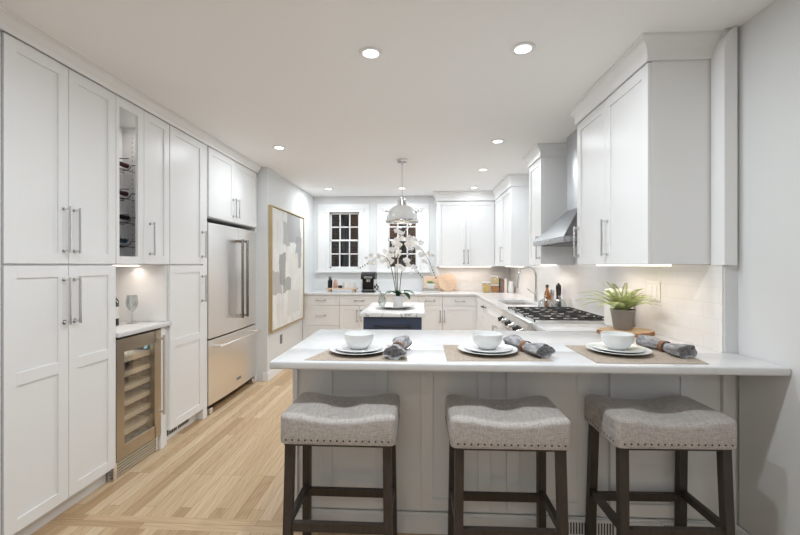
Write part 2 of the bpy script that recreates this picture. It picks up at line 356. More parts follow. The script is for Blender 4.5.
# door frames: u = width, v = up, w = outward from the carcass; face says which way it looks
def facing(face, org):
    ox, oy, oz = org
    if face == '+x': return Matrix(((0, 0, 1, ox), (1, 0, 0, oy), (0, 1, 0, oz), (0, 0, 0, 1)))     # u->y
    if face == '-x': return Matrix(((0, 0, -1, ox), (1, 0, 0, oy), (0, 1, 0, oz), (0, 0, 0, 1)))
    if face == '-y': return Matrix(((1, 0, 0, ox), (0, 0, -1, oy), (0, 1, 0, oz), (0, 0, 0, 1)))    # u->x
    if face == '+y': return Matrix(((1, 0, 0, ox), (0, 0, 1, oy), (0, 1, 0, oz), (0, 0, 0, 1)))
def shaker(parent, name, face, plane, u0, u1, v0, v1, m, st=.058, mids=(), t=.02, rec=.008, slab=False, smallst=None):
    """door/drawer front; plane = coordinate of the carcass face, door stands t proud of it"""
    org = (plane, 0, 0) if 'x' in face else (0, plane, 0)
    b = MB(); b.M = facing(face, org); bv = .0016
    if slab: b.box(u0, u1, v0, v1, 0.0005, t, bv)
    else:
        b.box(u0 + st * .6, u1 - st * .6, v0 + st * .6, v1 - st * .6, .0005, t - rec)
        b.box(u0, u0 + st, v0, v1, .0005, t, bv); b.box(u1 - st, u1, v0, v1, .0005, t, bv)
        for a, c in [(v0, v0 + st), (v1 - st, v1)] + [(q - st / 2, q + st / 2) for q in mids]:
            b.box(u0 + st - .001, u1 - st + .001, a, c, .0005, t - .0002, 0)
    return obj(name, b, m, parent)
def pull(parent, face, plane, u, v0, v1, m=None, horiz=False, out=.034, r=.0068, name='handle'):
    org = (plane, 0, 0) if 'x' in face else (0, plane, 0)
    b = MB(); b.M = facing(face, org)
    if horiz:
        b.tube([(v0, u, out), (v1, u, out)], r)
        for q in (v0 + .012, v1 - .012): b.tube([(q, u, 0), (q, u, out)], r * .9); b.tube([(q, u, 0), (q, u, .004)], r * 1.8)
    else:
        b.tube([(u, v0, out), (u, v1, out)], r)
        for q in (v0 + .012, v1 - .012): b.tube([(u, q, 0), (u, q, out)], r * .9); b.tube([(u, q, 0), (u, q, .004)], r * 1.8)
    return obj(name, b, m or M['chrome'], parent)
def carcass(parent, x0, x1, y0, y1, z0, z1, m=None, name='body'):
    return obj(name, MB().box(x0, x1, y0, y1, z0, z1, .0015), m or M['cab'], parent)

# ------------------------------------------------------------------ structure
LW, RW, RK, FW, BACK = -1.745, 1.50, 1.442, 6.40, -3.2
struct('floor', MB().box(-2.6, RW + .1, 2.02, FW + .15, -.05, 0), M['floor'])
struct('trim_1', MB().box(-2.6, RW + .1, 1.925, 2.02, -.05, 0), M['floorx'])
struct('floor_near', MB().box(-2.6, RW + .1, BACK - .1, 1.925, -.05, 0), M['floor'])
struct('ceiling', MB().box(-2.6, RW + .1, BACK - .1, FW + .15, CEIL, CEIL + .08), M['ceil'])
struct('wall_left', MB().box(LW - .75, LW, 4.435, FW, 0, CEIL), M['wall'])
struct('wall_left_niche', MB().box(-2.58, -2.475, 1.66, 4.435, 0, CEIL), M['wall'])
struct('wall_left_near', MB().box(-2.58, -2.475, BACK, 1.20, 0, CEIL), M['wall'])
struct('trim_2', MB().box(-2.58, -1.862, 1.20, 1.665, 0, CEIL), M['wall'])
struct('wall_right', MB().box(RK, RW + .1, 1.945, FW, .87, CEIL).box(RK, RW + .1, 1.992, FW, 0, .87), M['wall'])
struct('wall_right_near', MB().box(RW, RW + .1, BACK, 1.945, 0, CEIL).box(RW, RW + .1, 1.94, 1.992, 0, .87), M['wall'])
struct('trim_11', MB().box(RK + .001, RW - .001, 1.955, 1.991, 0, .8795, .001), M['trim'])
struct('wall_back', MB().box(-2.6, RW + .1, BACK - .1, BACK, 0, CEIL), M['wall'])
WIN = [(-1.67, -.83, -1.475, -.992), (-.699, .145, -.52, -.048)]
ZS0, ZS1 = 1.275, 2.19
b = MB(); xs = [LW - .1] + [q for wn in WIN for q in (wn[2] - .01, wn[3] + .01)] + [RW + .1]
for i in range(0, 6, 2): b.box(xs[i], xs[i + 1], FW, FW + .12, 0, CEIL)
for wn in WIN:
    b.box(wn[2] - .01, wn[3] + .01, FW, FW + .12, 0, ZS0 - .01); b.box(wn[2] - .01, wn[3] + .01, FW, FW + .12, ZS1 + .01, CEIL)
struct('wall_far', b, M['wall'])
for i, (o0, o1, g0, g1) in enumerate(WIN):
    r = tag(bpy.data.objects.new('window_%d' % (i + 1), None), kind='structure'); COL.objects.link(r); r.location = ((g0 + g1) / 2, FW, ZS0)
    b = MB()
    b.box(o0, g0 - .05, FW - .012, FW, 1.235, 2.325, .002); b.box(g1 + .05, o1, FW - .012, FW, 1.235, 2.325, .002); b.box(g0 - .05, g1 + .05, FW - .012, FW, 2.25, 2.325, .002)
    b.box(g0 - .05, g0, FW - .026, FW, 1.25, 2.25, .003); b.box(g1, g1 + .05, FW - .026, FW, 1.25, 2.25, .003); b.box(g0 - .075, g1 + .075, FW - .035, FW, 2.19, 2.25, .004); b.box(g0 - .09, g1 + .09, FW - .045, FW, 2.235, 2.255, .004)
    obj('casing', b, M['trim'], r)
    obj('sill', MB().box(o0 - .02, o1 + .02, FW - .05, FW, 1.205, 1.235, .004).box(g0 - .05, g1 + .05, FW - .03, FW, 1.235, 1.275, .003), M['trim'], r)
    b = MB(); zm = (ZS0 + ZS1) / 2; sw = .022
    for (za, zb, yo) in ((ZS0, zm + .015, FW + .012), (zm - .015, ZS1, FW + .04)):
        for (u0, u1, v0, v1) in ((g0, g0 + sw, za, zb), (g1 - sw, g1, za, zb), (g0, g1, za, za + .028), (g0, g1, zb - .028, zb)): b.box(u0, u1, yo, yo + .026, v0, v1, .002)
        for k in (1, 2): u = g0 + (g1 - g0) * k / 3; b.box(u - .009, u + .009, yo + .004, yo + .022, za, zb)
        v = (za + zb) / 2; b.box(g0, g1, yo + .004, yo + .022, v - .009, v + .009)
    obj('sash', b, M['trim'], r)
    obj('glass', MB().box(g0 + .01, g1 - .01, FW + .023, FW + .027, ZS0 + .01, zm), M['pane'], r)
    obj('glass', MB().box(g0 + .01, g1 - .01, FW + .051, FW + .055, zm, ZS1 - .01), M['pane'], r)
# what stands outside in the dark
struct('wall_outside', MB().box(-4.5, 4.5, 9.6, 9.8, -.5, 4.5), M['nbrick'])
b = MB()
for k, xx in enumerate((-1.72, -1.62, -1.25, -.42, -.30)): b.box(xx, xx + .07, 8.6, 8.67, -.3, 3.4)
struct('trim_outside', b, mat('blue_grey_porch_post', rgb(140, 176, 186), .6, bump=.02))
struct('floor_outside', MB().box(-4.5, 4.5, FW + .15, 9.6, -.5, -.4), M['dark'])
lamp_area('outside_fill_light', (-.5, 8.7, 2.9), 60, .25, (R(70), 0, 0), (1, .85, .7))  # unseen lamp added to brighten the brick wall outside the windows
# baseboards
def baseboard(name, pts_box):
    b = MB()
    for (x0, x1, y0, y1) in pts_box:
        b.box(x0, x1, y0, y1, 0, .085, .002)
        b.box(x0 + (.004 if x1 - x0 < .05 else 0), x1 - (.004 if x1 - x0 < .05 else 0), y0 + (.004 if y1 - y0 < .05 else 0), y1 - (.004 if y1 - y0 < .05 else 0), .085, .105, .003)
    struct(name, b, M['trim'])
baseboard('baseboard_left', [(LW, LW + .016, 4.42, 5.78), (LW - .05, LW, 4.42, 4.436)])
baseboard('baseboard_right', [(RW - .016, RW, -3.1, 1.965)])
# crown mouldings
def crown_poly(s, zb): return [(0, zb), (s * .012, zb), (s * .014, 2.392), (s * .024, 2.402), (s * .036, 2.418), (s * .044, 2.434), (s * .054, 2.437), (s * .054, CEIL), (0, CEIL)]
def crown_path(name, pts, zb=2.376):
    """sweep the crown profile along a path of (x, y) with mitred corners; outward is to the left of travel"""
    prof = crown_poly(1, zb); k = len(pts); rr = []
    for i in range(k):
        p = Vector(pts[i]); d0 = (Vector(pts[i]) - Vector(pts[i - 1])).normalized() if i else None; d1 = (Vector(pts[i + 1]) - p).normalized() if i < k - 1 else None
        n0 = Vector((-d0.y, d0.x)) if d0 else None; n1 = Vector((-d1.y, d1.x)) if d1 else None
        if n0 is None: n = n1
        elif n1 is None: n = n0
        else: n = (n0 + n1) / (1 + n0.dot(n1))
        rr.append([(p.x + n.x * q[0], p.y + n.y * q[0], q[1]) for q in prof])
    b = MB(); b.rings(rr); struct(name, b, M['trim'], smooth=50)
crown_path('trim_3', [(-1.86, 4.43), (-1.86, 1.20)])
crown_path('trim_4', [(RK, 2.017), (1.131, 2.017), (1.131, 2.907), (RK, 2.907)], 2.34)
crown_path('trim_5', [(RK, 3.75), (1.131, 3.75), (1.131, 4.16), (RK, 4.16)], 2.34)
crown_path('trim_6', [(RK, 4.968), (1.131, 4.968), (1.131, 6.05), (.257, 6.05), (.257, FW)], 2.306)
# frieze boards under the crowns, behind them the cabinets
# pilaster end of the old wall beside the near wall cabinet, with a rounded top
b = MB(); pol = [(1.425, 1.33), (1.482, 1.33), (1.482, CEIL - .002)] + [(1.482 - .057 * math.sin(a), CEIL - .002 - .13 * (1 - math.cos(a))) for a in [R(9 * k) for k in range(1, 11)]]
b.prism(pol, 'y', 1.925, 2.012)
struct('trim_7', b, M['trim'])
# backsplashes
struct('trim_8', MB().box(RK - .008, RK, 1.952, 3.75, .9145, 1.331).box(RK - .008, RK, 2.908, 3.749, 1.331, 1.60).box(RK - .008, RK, 3.75, FW - .01, .9145, 1.331), M['tile'])
struct('trim_9', MB().box(.259, RK - .009, FW - .008, FW, .9145, 1.305), M['tile'])
struct('trim_10', MB().box(-2.47, -2.462, 2.33, 2.838, .9155, 1.329), M['tile'])

# ------------------------------------------------------------------ left cabinetry
FX = -1.875      # carcass face; doors stand proud to -1.855
XB = -2.47
t = thing('tall_cabinet', 'tall white shaker cabinet at far left with four doors, nearest the camera', 'cabinet', (-2.1, 1.998, 0))
carcass(t, XB, FX, 1.668, 2.323, .1, 2.385)
obj('toe_kick', MB().box(XB, FX - .045, 1.668, 2.323, .0, .1), M['cab'], t)
for (u0, u1, hu) in ((1.672, 1.9965, 1.968), (1.9995, 2.3215, 2.03)):
    d = shaker(t, 'door', '+x', FX, u0, u1, 1.337, 2.370, M['cab'])
    pull(d, '+x', FX + .02, hu, 1.392, 1.635)
    d = shaker(t, 'door', '+x', FX, u0, u1, .098, 1.327, M['cab'], mids=(.80,))
    pull(d, '+x', FX + .02, hu, 1.02, 1.265)
# wine display cabinet above the niche (open front frame, bottles lie inside)
t = thing('display_cabinet', 'white upper cabinet with open wine bottle cubby and one narrow door', 'cabinet', (-2.1, 2.58, 1.33))
b = MB()
x0 = -2.22
b.box(x0, FX, 2.3245, 2.336, 1.33, 2.385); b.box(x0, FX, 2.827, 2.839, 1.33, 2.385)
b.box(x0, FX, 2.336, 2.827, 1.33, 1.345); b.box(x0, FX, 2.336, 2.827, 2.345, 2.385); b.box(x0, x0 + .01, 2.336, 2.827, 1.345, 2.345)
for k in range(26):
    z = 1.42 + k * .034
    for xx in (-2.13, -1.97): b.mi = 1; b.box(xx - .003, xx + .003, 2.8262, 2.8275, z - .003, z + .003)
b.mi = 0
obj('body', b, [M['cab'], M['reveal']], t)
b = MB(); b.M = facing('+x', (FX, 0, 0))
b.box(2.3255, 2.352, 1.337, 2.37, .0005, .02, .0015); b.box(2.512, 2.5665, 1.337, 2.37, .0005, .02, .0015); b.box(2.351, 2.513, 1.337, 1.385, .0005, .0198); b.box(2.351, 2.513, 2.312, 2.37, .0005, .0198)
obj('door_frame', b, M['cab'], t)
d = shaker(t, 'door', '+x', FX, 2.5695, 2.8375, 1.337, 2.37, M['cab']); pull(d, '+x', FX + .02, 2.626, 1.395, 1.625)
obj('puck_light', MB().lathe([(.03, 2.335), (.03, 2.3445)], 20, (-1.98, 2.765, 0)), M['strip'], bpy.data.objects['display_cabinet'])
lamp_area('puck_lamp', (-1.98, 2.765, 2.33), 1.1, .06, (0, 0, 0), (1, .95, .9))
foils = ['foil_red', 'foil_red', 'foil_black', 'foil_blue']
tails = ['top shelf of the wine cubby', 'second shelf of the wine cubby', 'third shelf of the wine cubby', 'lowest shelf of the wine cubby']
cols = ['burgundy foil neck', 'pale-tipped dark red neck', 'black foil neck', 'blue foil neck']
for k, z in enumerate((2.065, 1.858, 1.684, 1.514)):
    zr = z - .050; by = (2.47, 2.46, 2.475, 2.45)[k]
    b = MB()
    for yy in (2.58, 2.77): b.tube([(-2.15 + .052 * math.cos(a), yy, zr + .038 - .036 * math.sin(a)) for a in [PI * (8 - q) / 8 for q in range(9)]] + [(-1.97, yy, zr + .036)], .0028, 6)
    for xx in (-2.19, -2.11): b.tube([(xx, 2.40, zr - .003), (xx, 2.82, zr - .003)], .0028, 6)
    tag(obj('wine_rack', b, M['iron']), 'dark wire rack holding the bottle on the ' + tails[k], 'rack', 'wire racks in the wine cubby')
    zc = zr + .002 + .0028 + .037 + .001
    t = thing('wine_bottle', 'wine bottle with %s on the %s' % (cols[k], tails[k]), 'bottle', (-2.15, by + .15, zc - .037), 0, 'wine bottles in the cubby')
    MX = Matrix.Translation((-2.15, by, zc)) @ Matrix.Rotation(-PI / 2, 4, 'X')
    b = MB(); b.M = MX
    b.lathe([(.03, 0), (.037, .004), (.037, .15), (.034, .175), (.022, .195), (.0150, .212), (.0148, .262)], 20); obj('body', b, M['bottle'], t)
    b = MB(); b.M = MX
    b.lathe([(.0162, .225), (.0158, .318), (.0172, .320), (.0172, .331), (.012, .333)], 16); obj('foil', b, M[foils[k]], t)
# niche: counter, cooler, filler
tag(obj('bar_counter', MB().box(XB, -1.838, 2.3255, 2.8425, .884, .9145, .004, 2), M['quartz']), 'short white quartz counter in the lit niche above wine cooler', 'countertop')
tag(obj('niche_side_panel', MB().box(XB, FX, 2.8255, 2.8435, .9155, 1.329), M['cab']), 'white side panel closing the lit niche toward the pantry', 'panel')
t = thing('filler_panel', 'narrow white filler panel between wine cooler and pantry', 'panel', (-2.1, 2.8, 0))
obj('panel', MB().box(XB, FX + .012, 2.752, 2.795, .0, .883, .0015).box(XB, FX - .004, 2.795, 2.8435, 0, .883), M['cab'], t)
t = thing('wine_cooler', 'stainless glass-door wine cooler built in under the niche counter', 'wine fridge', (-2.1, 2.547, 0))
b = MB(); y0, y1 = 2.3275, 2.7505
b.box(XB + .02, FX - .02, y0, y0 + .012, .11, .88); b.box(XB + .02, FX - .02, y1 - .012, y1, .11, .88); b.box(XB + .02, FX - .02, y0, y1, .868, .88); b.box(XB + .02, FX - .02, y0, y1, .08, .115); b.box(XB + .02, XB + .05, y0, y1, .11, .88)
obj('body', b, M['dark'], t)
b = MB(); b.M = facing('+x', (FX - .018, 0, 0)); zt, zb, fw = .868, .115, .062
for (u0, u1, v0, v1) in ((y0 + .003, y0 + fw + .005, zb, zt), (y1 - fw - .01, y1 - .003, zb, zt), (y0 + fw, y1 - fw, zb, zb + .085), (y0 + fw, y1 - fw, zt - .085, zt)): b.box(u0, u1, v0, v1, 0, .036, .001)
d = obj('door', b, M['steeld'], t)
b = MB(); b.box(FX - .012, FX + .01, y0 + fw, y1 - fw, zb + .08, zt - .08); obj('glass', b, M['fridgeglass'], d)
b = MB()
hy = y1 - .03
b.tube([(FX + .058, hy, zb + .155), (FX + .058, hy, zt - .035)], .009)
for z in (zb + .175, zt - .06): b.tube([(FX + .015, hy, z), (FX + .058, hy, z)], .008)
obj('handle', b, M['steel'], d)
for k in range(6):
    z = .245 + k * .094
    s = obj('shelf', MB().box(XB + .06, FX - .05, y0 + .02, y1 - .02, z, z + .008).box(FX - .048, FX - .026, y0 + .02, y1 - .02, z - .016, z + .016, .003), mat('cooler_shelf_beech', rgb(236, 226, 206), .5, bump=.03) if k == 0 else MATS['cooler_shelf_beech'], t)
lamp_area('wine_cooler_lamp', (XB + .3, (y0 + y1) / 2, .862), 2.2, .25, (0, 0, 0), (.95, .97, 1), 'RECTANGLE', .25)
obj('display', MB().box(FX - .030, FX - .026, y1 - .115, y1 - .085, .75, .775), mat('cyan_display', rgb(60, 90, 110), .3, emit=(.4, .8, 1, 1), estr=1.5, bump=.01), t)
b = MB(); b.box(XB + .05, FX - .03, y0 + .004, y1 - .004, 0, .08)
for k in range(5): b.box(FX - .03, FX - .004, y0 + .004, y1 - .004, .014 + k * .018, .024 + k * .018)
b.box(FX - .03, FX - .002, y0 + .004, y0 + .03, .005, .11); b.box(FX - .03, FX - .002, y1 - .03, y1 - .004, .005, .11)
obj('toe_grille', b, M['steel'], t)
# bottle and glass in the niche
t = thing('liquor_bottle', 'dark bottle with pale label on niche counter behind the wine glass', 'bottle', (-2.10, 2.60, .9145))
b = MB(); c = (-2.10, 2.60, .9150); b.lathe([(.032, 0), (.036, .004), (.036, .165), (.016, .20), (.0145, .275), (.016, .277), (.016, .29)], 20, c); obj('body', b, M['bottle'], t)
b = MB(); b.lathe([(.0366, .05), (.0366, .13)], 20, c, False, False); obj('label', b, M['label'], t)
def stemglass(name, label, cat, c, s=1):
    b = MB(); b.lathe([(.034 * s, 0), (.034 * s, .003), (.005 * s, .007), (.0042 * s, .08 * s), (.02 * s, .095 * s), (.036 * s, .125 * s), (.038 * s, .15 * s), (.031 * s, .20 * s), (.0302 * s, .20 * s), (.037 * s, .15 * s), (.035 * s, .126 * s), (.018 * s, .098 * s), (.003 * s, .09 * s)], 24, c)
    return tag(obj(name, b, M['glass']), label, cat)
stemglass('wine_glass', 'clear stemmed wine glass in the lit niche', 'glass', (-2.05, 2.715, .9150))
# pantry
t = thing('pantry_cabinet', 'tall white pantry cabinet between wine niche and refrigerator', 'cabinet', (-2.1, 3.1, 0))
carcass(t, XB, FX, 2.844, 3.306, .1, 2.385)
obj('end_panel', MB().box(XB, FX + .012, 3.3065, 3.371, 0, 2.385, .0015), M['cab'], t)
k_ = obj('toe_kick', MB().box(XB, FX - .045, 2.844, 3.306, 0, .1), M['cab'], t)
b = MB()
for q in range(2):
    for j in range(7): b.box(FX - .0455, FX - .043, 2.885 + q * .16 + j * .021, 2.898 + q * .16 + j * .021, .03, .075)
obj('toe_vent', b, M['vent'], k_)
d = shaker(t, 'door', '+x', FX, 2.846, 3.304, 1.337, 2.37, M['cab']); pull(d, '+x', FX + .02, 3.277, 1.39, 1.62)
d = shaker(t, 'door', '+x', FX, 2.846, 3.304, .098, 1.327, M['cab'], mids=(.735,)); pull(d, '+x', FX + .02, 3.277, 1.015, 1.245)
# cabinet above the refrigerator
t = thing('fridge_cabinet', 'white two-door cabinet mounted above the refrigerator', 'cabinet', (-2.1, 3.9, 1.75))
carcass(t, XB, FX, 3.3715, 4.428, 1.752, 2.385)
d = shaker(t, 'door', '+x', FX, 3.385, 3.868, 1.757, 2.37, M['cab']); pull(d, '+x', FX + .02, 3.835, 1.80, 1.99)
d = shaker(t, 'door', '+x', FX, 3.872, 4.40, 1.757, 2.37, M['cab']); pull(d, '+x', FX + .02, 3.905, 1.80, 1.99)
tag(obj('fridge_side_panel', MB().box(XB, FX + .005, 4.4045, 4.433, 0, 1.7515, .001), M['cab']), 'white panel standing along the far side of the refrigerator', 'panel')
# refrigerator
t = thing('refrigerator', 'stainless french-door refrigerator with bottom freezer drawer', 'refrigerator', (-2.1, 3.9, 0))
ya, yb, ym = 3.392, 4.398, 3.93
carcass(t, XB + .02, -1.91, ya, yb, .055, 1.715, M['dark'], 'body')
def curved(y0, y1, z0, z1, bow=.016, xb=-1.908, xf=-1.862):
    b = MB(); n = 10; pol = [(xb, y0), (xb, y1)] + [(xf + bow * (1 - (2 * ((ya + (yb - ya) * 0) * 0 + (y1 - (y1 - y0) * k / n) - (ya + yb) / 2) / (yb - ya)) ** 2), y1 - (y1 - y0) * k / n) for k in range(n + 1)]
    b.prism(pol, 'z', z0, z1); return b
for (q0, q1, hy) in ((ya, ym - .002, ym - .055), (ym + .002, yb, ym + .055)):
    d = obj('door', curved(q0, q1, .675, 1.705), M['steel'], t, smooth=20)
    b = MB(); xh = -1.775; b.tube([(xh, hy, .80), (xh, hy, 1.585)], .0135)
    for z in (.815, 1.57): b.tube([(-1.855, hy, z), (xh, hy, z)], .012)
    obj('handle', b, MATS.get('dark_satin_steel') or mat('dark_satin_steel', rgb(150, 147, 144), .2, 1, bump=.02), d)
d = obj('freezer_drawer', curved(ya, yb, .085, .662), M['steel'], t, smooth=20)
b = MB(); b.tube([(-1.785 + .012 * (1 - (2 * (y - 3.895) / .9) ** 2), y, .60) for y in [3.46 + .87 * k / 10 for k in range(11)]], .011)
for y in (3.475, 4.315): b.tube([(-1.86, y, .60), (-1.785, y, .60)], .013)
obj('handle', b, M['steel'], d)
obj('badge', MB().box(-1.8485, -1.842, 3.90, 3.985, .165, .19, .001), mat('blue_grey_badge', rgb(116, 132, 150), .3, .6, bump=.01), d)
for y in (ya + .03, yb - .07): obj('foot', MB().box(-1.93, -1.865, y, y + .05, .0, .05, .004), M['steel'], t)
# ------------------------------------------------------------------ left wall: art, outlet
t = thing('painting', 'tall abstract grey and white painting in slim gold frame', 'painting', (LW, 5.25, .55))
ay0, ay1, az0, az1 = 4.47, 5.74, .545, 2.025
b = MB()
for (u0, u1, v0, v1) in ((ay0, ay0 + .014, az0, az1), (ay1 - .014, ay1, az0, az1), (ay0 + .014, ay1 - .014, az0, az0 + .014), (ay0 + .014, ay1 - .014, az1 - .014, az1)): b.box(LW + .0005, LW + .045, u0, u1, v0, v1, .001)
obj('frame', b, M['gold'], t); obj('canvas', MB().box(LW + .001, LW + .032, ay0 + .02, ay1 - .02, az0 + .02, az1 - .02), M['art'], t)
def outlet(label, face, plane, u, v, wd=.07, h=.115, gang=1, m=None):
    t = thing('wall_outlet', label, 'outlet', {'+x': (plane, u, v), '-x': (plane, u, v), '-y': (u, plane, v)}[face], 0)
    b = MB(); b.M = facing(face, (plane, 0, 0) if 'x' in face else (0, plane, 0)); b.box(u - wd / 2, u + wd / 2, v - h / 2, v + h / 2, .0003, .006, .0015); obj('cover_plate', b, m or M['plate'], t)
    for g in range(gang):
        uu = u + (g - (gang - 1) / 2) * .046
        b = MB(); b.M = facing(face, (plane, 0, 0) if 'x' in face else (0, plane, 0)); b.box(uu - .016, uu + .016, v - .034, v + .034, .006, .009, .001); obj('switch', b, m or M['trim'], t)
outlet('dark outlet low on the left wall under the painting', '+x', LW, 4.88, .40, m=M['greybook'])
outlet('white double switch plate on tile behind the fern', '-x', RK - .008, 2.50, 1.17, .14, .12, 2)
outlet('white outlet on tile between round board and pasta jars', '-y', FW - .008, .80, 1.10)

# ------------------------------------------------------------------ right cabinetry
GX = 1.149       # carcass face, doors to 1.129
t = thing('wall_cabinet', 'large white wall cabinet nearest the camera on right wall', 'cabinet', (1.3, 2.46, 1.33))
carcass(t, GX, RK - .0005, 2.019, 2.905, 1.333, 2.375)
for (u0, u1, hu) in ((2.0195, 2.473, 2.445), (2.4765, 2.9035, 2.873)):
    d = shaker(t, 'door', '-x', GX, u0, u1, 1.335, 2.335, M['cab']); pull(d, '-x', GX - .02, hu, 1.385, 1.605)
t = thing('wall_cabinet', 'narrow white wall cabinet just beyond the range hood', 'cabinet', (1.3, 3.95, 1.33))
carcass(t, GX, RK - .0005, 3.752, 4.158, 1.333, 2.375)
d = shaker(t, 'door', '-x', GX, 3.753, 4.157, 1.335, 2.335, M['cab']); pull(d, '-x', GX - .02, 3.79, 1.385, 1.605)
t = thing('wall_cabinet', 'white wall cabinet on right wall in the far corner past the sink', 'cabinet', (1.3, 5.4, 1.33))
carcass(t, GX, RK - .0005, 4.970, 6.068, 1.312, 2.375)
d = shaker(t, 'door', '-x', GX, 4.972, 5.498, 1.315, 2.30, M['cab']); pull(d, '-x', GX - .02, 5.465, 1.37, 1.58)
d = shaker(t, 'door', '-x', GX, 5.502, 6.045, 1.315, 2.30, M['cab'])
t = thing('wall_cabinet', 'white two-door wall cabinet on far wall beside right window', 'cabinet', (.7, 6.2, 1.3))
carcass(t, .259, GX - .001, 6.07, FW - .0005, 1.306, 2.375)
d = shaker(t, 'door', '-y', 6.07, .261, .697, 1.308, 2.295, M['cab']); pull(d, '-y', 6.05, .667, 1.345, 1.565)
d = shaker(t, 'door', '-y', 6.07, .701, 1.125, 1.308, 2.295, M['cab']); pull(d, '-y', 6.05, .731, 1.345, 1.565)

# range hood
t = thing('range_hood', 'stainless pyramid range hood with square chimney on right wall', 'range hood', (1.3, 3.36, 1.5))
hy0, hy1, cx0, cy0, cy1 = 2.975, 3.744, 1.285, 3.255, 3.535
b = MB(); b.rings([[(1.06, hy0, 1.545), (RK - .009, hy0, 1.545), (RK - .009, hy1, 1.545), (1.06, hy1, 1.545)], [(cx0, cy0, 1.80), (RK - .009, cy0, 1.80), (RK - .009, cy1, 1.80), (cx0, cy1, 1.80)]])
obj('canopy', b, M['steelh'], t, smooth=0)
b = MB(); b.box(cx0 + .002, RK - .009, cy0 + .002, cy1 - .002, 1.80, CEIL - .001, .002); obj('chimney', b, mat('chimney_steel', rgb(200, 202, 205), .36, 1, bump=.03, bscale=60, stretch=(1, 1, .02)), t)
b = MB(); b.box(1.055, RK - .009, hy0 - .004, hy1 + .004, 1.505, 1.545, .002); r_ = obj('rim', b, M['steelh'], t)
b = MB()
for k in range(2): b.box(1.13, 1.40, hy0 + .04 + k * .35, hy0 + .38 + k * .35, 1.499, 1.506)
obj('filter', b, M['greybook'], r_)
for k in range(4): b = MB(); b.tube([(1.0555, 3.28 + k * .045, 1.525), (1.05, 3.28 + k * .045, 1.525)], .008); obj('button', b, M['chrome'], r_)

# counters
SLT, SLB = .9145, .880
b = MB(); b.box(-.65, RW - .0008, 1.672, 1.943, SLB, SLT, .008, 3); b.box(-.65, RK - .001, 1.935, 2.54, SLB, SLT, .008, 3); b.box(.80, RK - .001, 2.52, 2.848, SLB, SLT, .004, 2)
tag(obj('peninsula_counter', b, M['quartz']), 'long white quartz breakfast bar counter set with three places', 'countertop')
b = MB(); b.box(LW + .001, RK - .009, 5.77, FW - .001, SLB, SLT, .004, 2)
sx0, sx1, sy0, sy1 = .915, 1.245, 4.20, 4.80
b.box(.80, RK - .001, 3.733, sy0, SLB, SLT, .003); b.box(.80, RK - .001, sy1, 5.78, SLB, SLT, .003); b.box(.80, sx0, sy0 - .002, sy1 + .002, SLB, SLT, .003); b.box(sx1, RK - .001, sy0 - .002, sy1 + .002, SLB, SLT, .003)
tag(obj('kitchen_counter', b, M['quartz']), 'white quartz counter running along far wall and past the sink', 'countertop')
b = MB(); b.box(sx0, sx1, sy0, sy1, .70, .71); b.box(sx0 - .01, sx0, sy0, sy1, .70, .8795); b.box(sx1, sx1 + .01, sy0, sy1, .70, .8795); b.box(sx0, sx1, sy0 - .01, sy0, .70, .8795); b.box(sx0, sx1, sy1, sy1 + .01, .70, .8795)
tag(obj('sink', b, M['steel']), 'stainless undermount sink in the right counter', 'sink')

# peninsula base with shaker panels facing the stools
t = thing('peninsula_cabinet', 'greige shadowed white cabinet base under the breakfast bar', 'cabinet', (.4, 2.2, 0))
PX1 = RK - .002
carcass(t, -.635, RK - .002, 1.99, 2.515, .0, .8795)
b = MB(); b.box(-.635, PX1, 1.97, 1.9895, .105, .8795, .001); b.box(-.640, -.615, 1.955, 1.985, .105, .8795, .001)
obj('back_panel', b, M['cab'], t)
obj('base_molding', MB().box(-.645, PX1, 1.955, 1.9695, 0, .088, .002).box(-.643, PX1, 1.958, 1.9695, .088, .104, .003), M['trim'], t)
for (u0, u1) in ((-.499, -.165), (.005, .345), (.425, .821), (.918, 1.306)):
    shaker(t, 'panel_door', '-y', 1.97, u0, u1, .118, .855, M['cab'], st=.06, t=.016, rec=.009)
for k, (v0, lab) in enumerate(((.70, 'white floor register with dark slots low behind middle and right stools'), (1.155, 'white floor register with dark slots low beneath the right stool'))):
    r = thing('floor_register', lab, 'vent', (v0 + .12, 1.954, .02))
    obj('grille', MB().box(v0, v0 + .25, 1.9505, 1.9545, .014, .100, .001), M['trim'], r)
    b = MB()
    for q in range(2):
        for j in range(8): b.box(v0 + .012 + q * .118 + j * .0135, v0 + .019 + q * .118 + j * .0135, 1.9495, 1.952, .030, .085)
    obj('slots', b, M['vent'], r)

